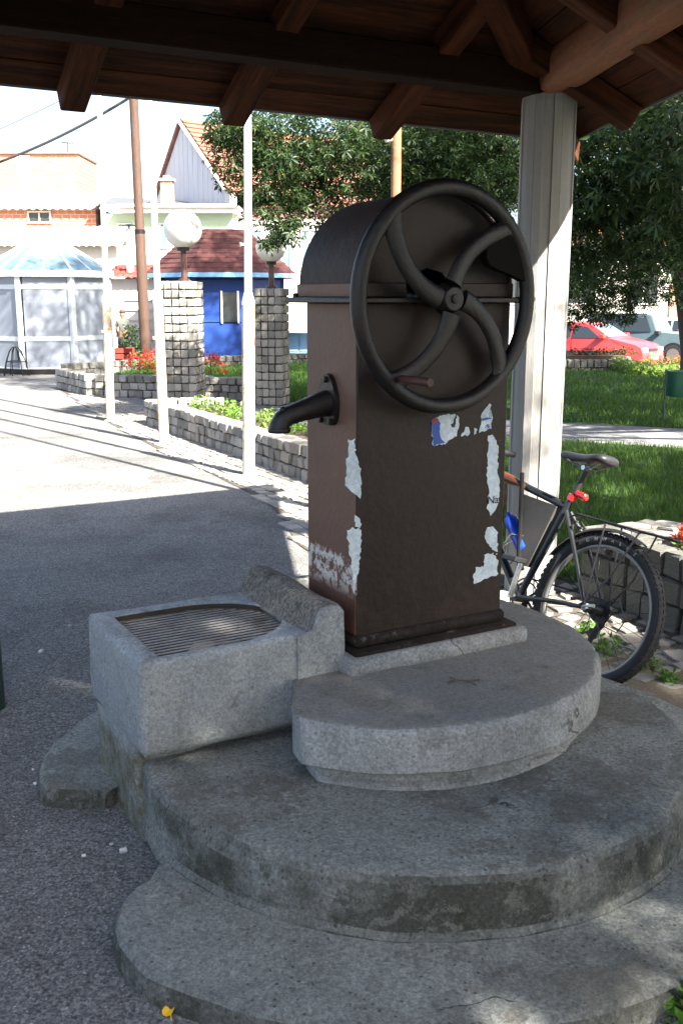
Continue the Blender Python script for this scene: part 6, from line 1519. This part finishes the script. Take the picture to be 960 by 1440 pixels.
# ground cover and grass
def blades(name, n, fn, h, w, m, lab, cat):
    P = fn(n); n = len(P); yaw = rng.uniform(0, 2 * pi, n); hh = rng.uniform(.5, 1.2, n) * h; lean = rng.normal(0, .35, (n, 2)) * hh[:, None]
    dx = np.stack([np.cos(yaw), np.sin(yaw), 0 * yaw], 1) * (w * rng.uniform(.6, 1.3, n))[:, None]
    T = P + np.concatenate([lean, hh[:, None]], 1); Mi = P + np.concatenate([lean * .3, hh[:, None] * .55], 1)
    V = np.stack([P - dx, P + dx, Mi - dx * .8, Mi + dx * .8, T], 1); b = (np.arange(n) * 5)[:, None]
    Fc = np.concatenate([b + np.array([[0, 1, 3]]), b + np.array([[0, 3, 2]]), b + np.array([[2, 3, 4]])], 0)
    me = bpy.data.meshes.new(name); me.vertices.add(n * 5); me.vertices.foreach_set('co', V.reshape(-1).astype(np.float32)); me.loops.add(len(Fc) * 3); me.polygons.add(len(Fc))
    me.loops.foreach_set('vertex_index', Fc.reshape(-1).astype(np.int32)); me.polygons.foreach_set('loop_start', np.arange(0, len(Fc) * 3, 3, dtype=np.int32)); me.materials.append(m); me.update(); me.validate()
    return tag(link(name, me), lab, cat, None, 'stuff')
def in_poly(me_obj):
    bm = bmesh.new(); bm.from_mesh(me_obj.data); bmesh.ops.triangulate(bm, faces=bm.faces[:]); T = np.array([[list(v.co) for v in f.verts] for f in bm.faces]); bm.free()
    ar = np.linalg.norm(np.cross(T[:, 1] - T[:, 0], T[:, 2] - T[:, 0]), axis=1)
    def fn(n):
        # denser where the camera is near
        d = np.linalg.norm(T.mean(1)[:, :2], axis=1); pr = ar / np.maximum(d, 4) ** 1.2; pr /= pr.sum(); i = rng.choice(len(T), n, p=pr); a, b = rng.random((2, n)); s = a + b > 1; a[s] = 1 - a[s]; b[s] = 1 - b[s]
        P = T[i, 0] + (T[i, 1] - T[i, 0]) * a[:, None] + (T[i, 2] - T[i, 0]) * b[:, None]
        return P[(P[:, 0] / np.maximum(P[:, 1], .1) < .5)]
    return fn
blades('grass', 110000, in_poly(lawn_near), .075, .0035, mt['grass'], 'mown green grass between the rough wall and the footpath', 'grass')
blades('grass', 60000, in_poly(lawn_far), .085, .007, mt['grass'], 'mown green grass beyond the footpath under the trees', 'grass')
blades('grass', 25000, in_poly(lawn_mid), .10, .008, mt['grass'], 'green grass in the bed before the blue kiosk', 'grass')
def gc(n):
    P = np.stack([rng.uniform(0, 1, n), rng.uniform(0, 1, n), rng.uniform(0, 1, n)], 1); a, b = at(888, 510, 23.2), at(1020, 510, 24.8)
    X = a.x + (b.x - a.x) * P[:, 0]; Y = 23.0 + 2.2 * P[:, 1]; Z = np.array([ground_z(x, y) for x, y in zip(X, Y)]) + .30 * P[:, 2] * (.6 + .4 * np.sin(X * 3)); return np.stack([X, Y, Z], 1)
Pg = gc(9000); o = scatter('ground_cover', mt['leaf_light'], None, tmpl_leaf(), Pg, rng.uniform(.06, .12, len(Pg)), .8, 0); tag(o, 'pale sunlit leafy ground cover between the lawn and the cars', 'ground cover', None, 'stuff')
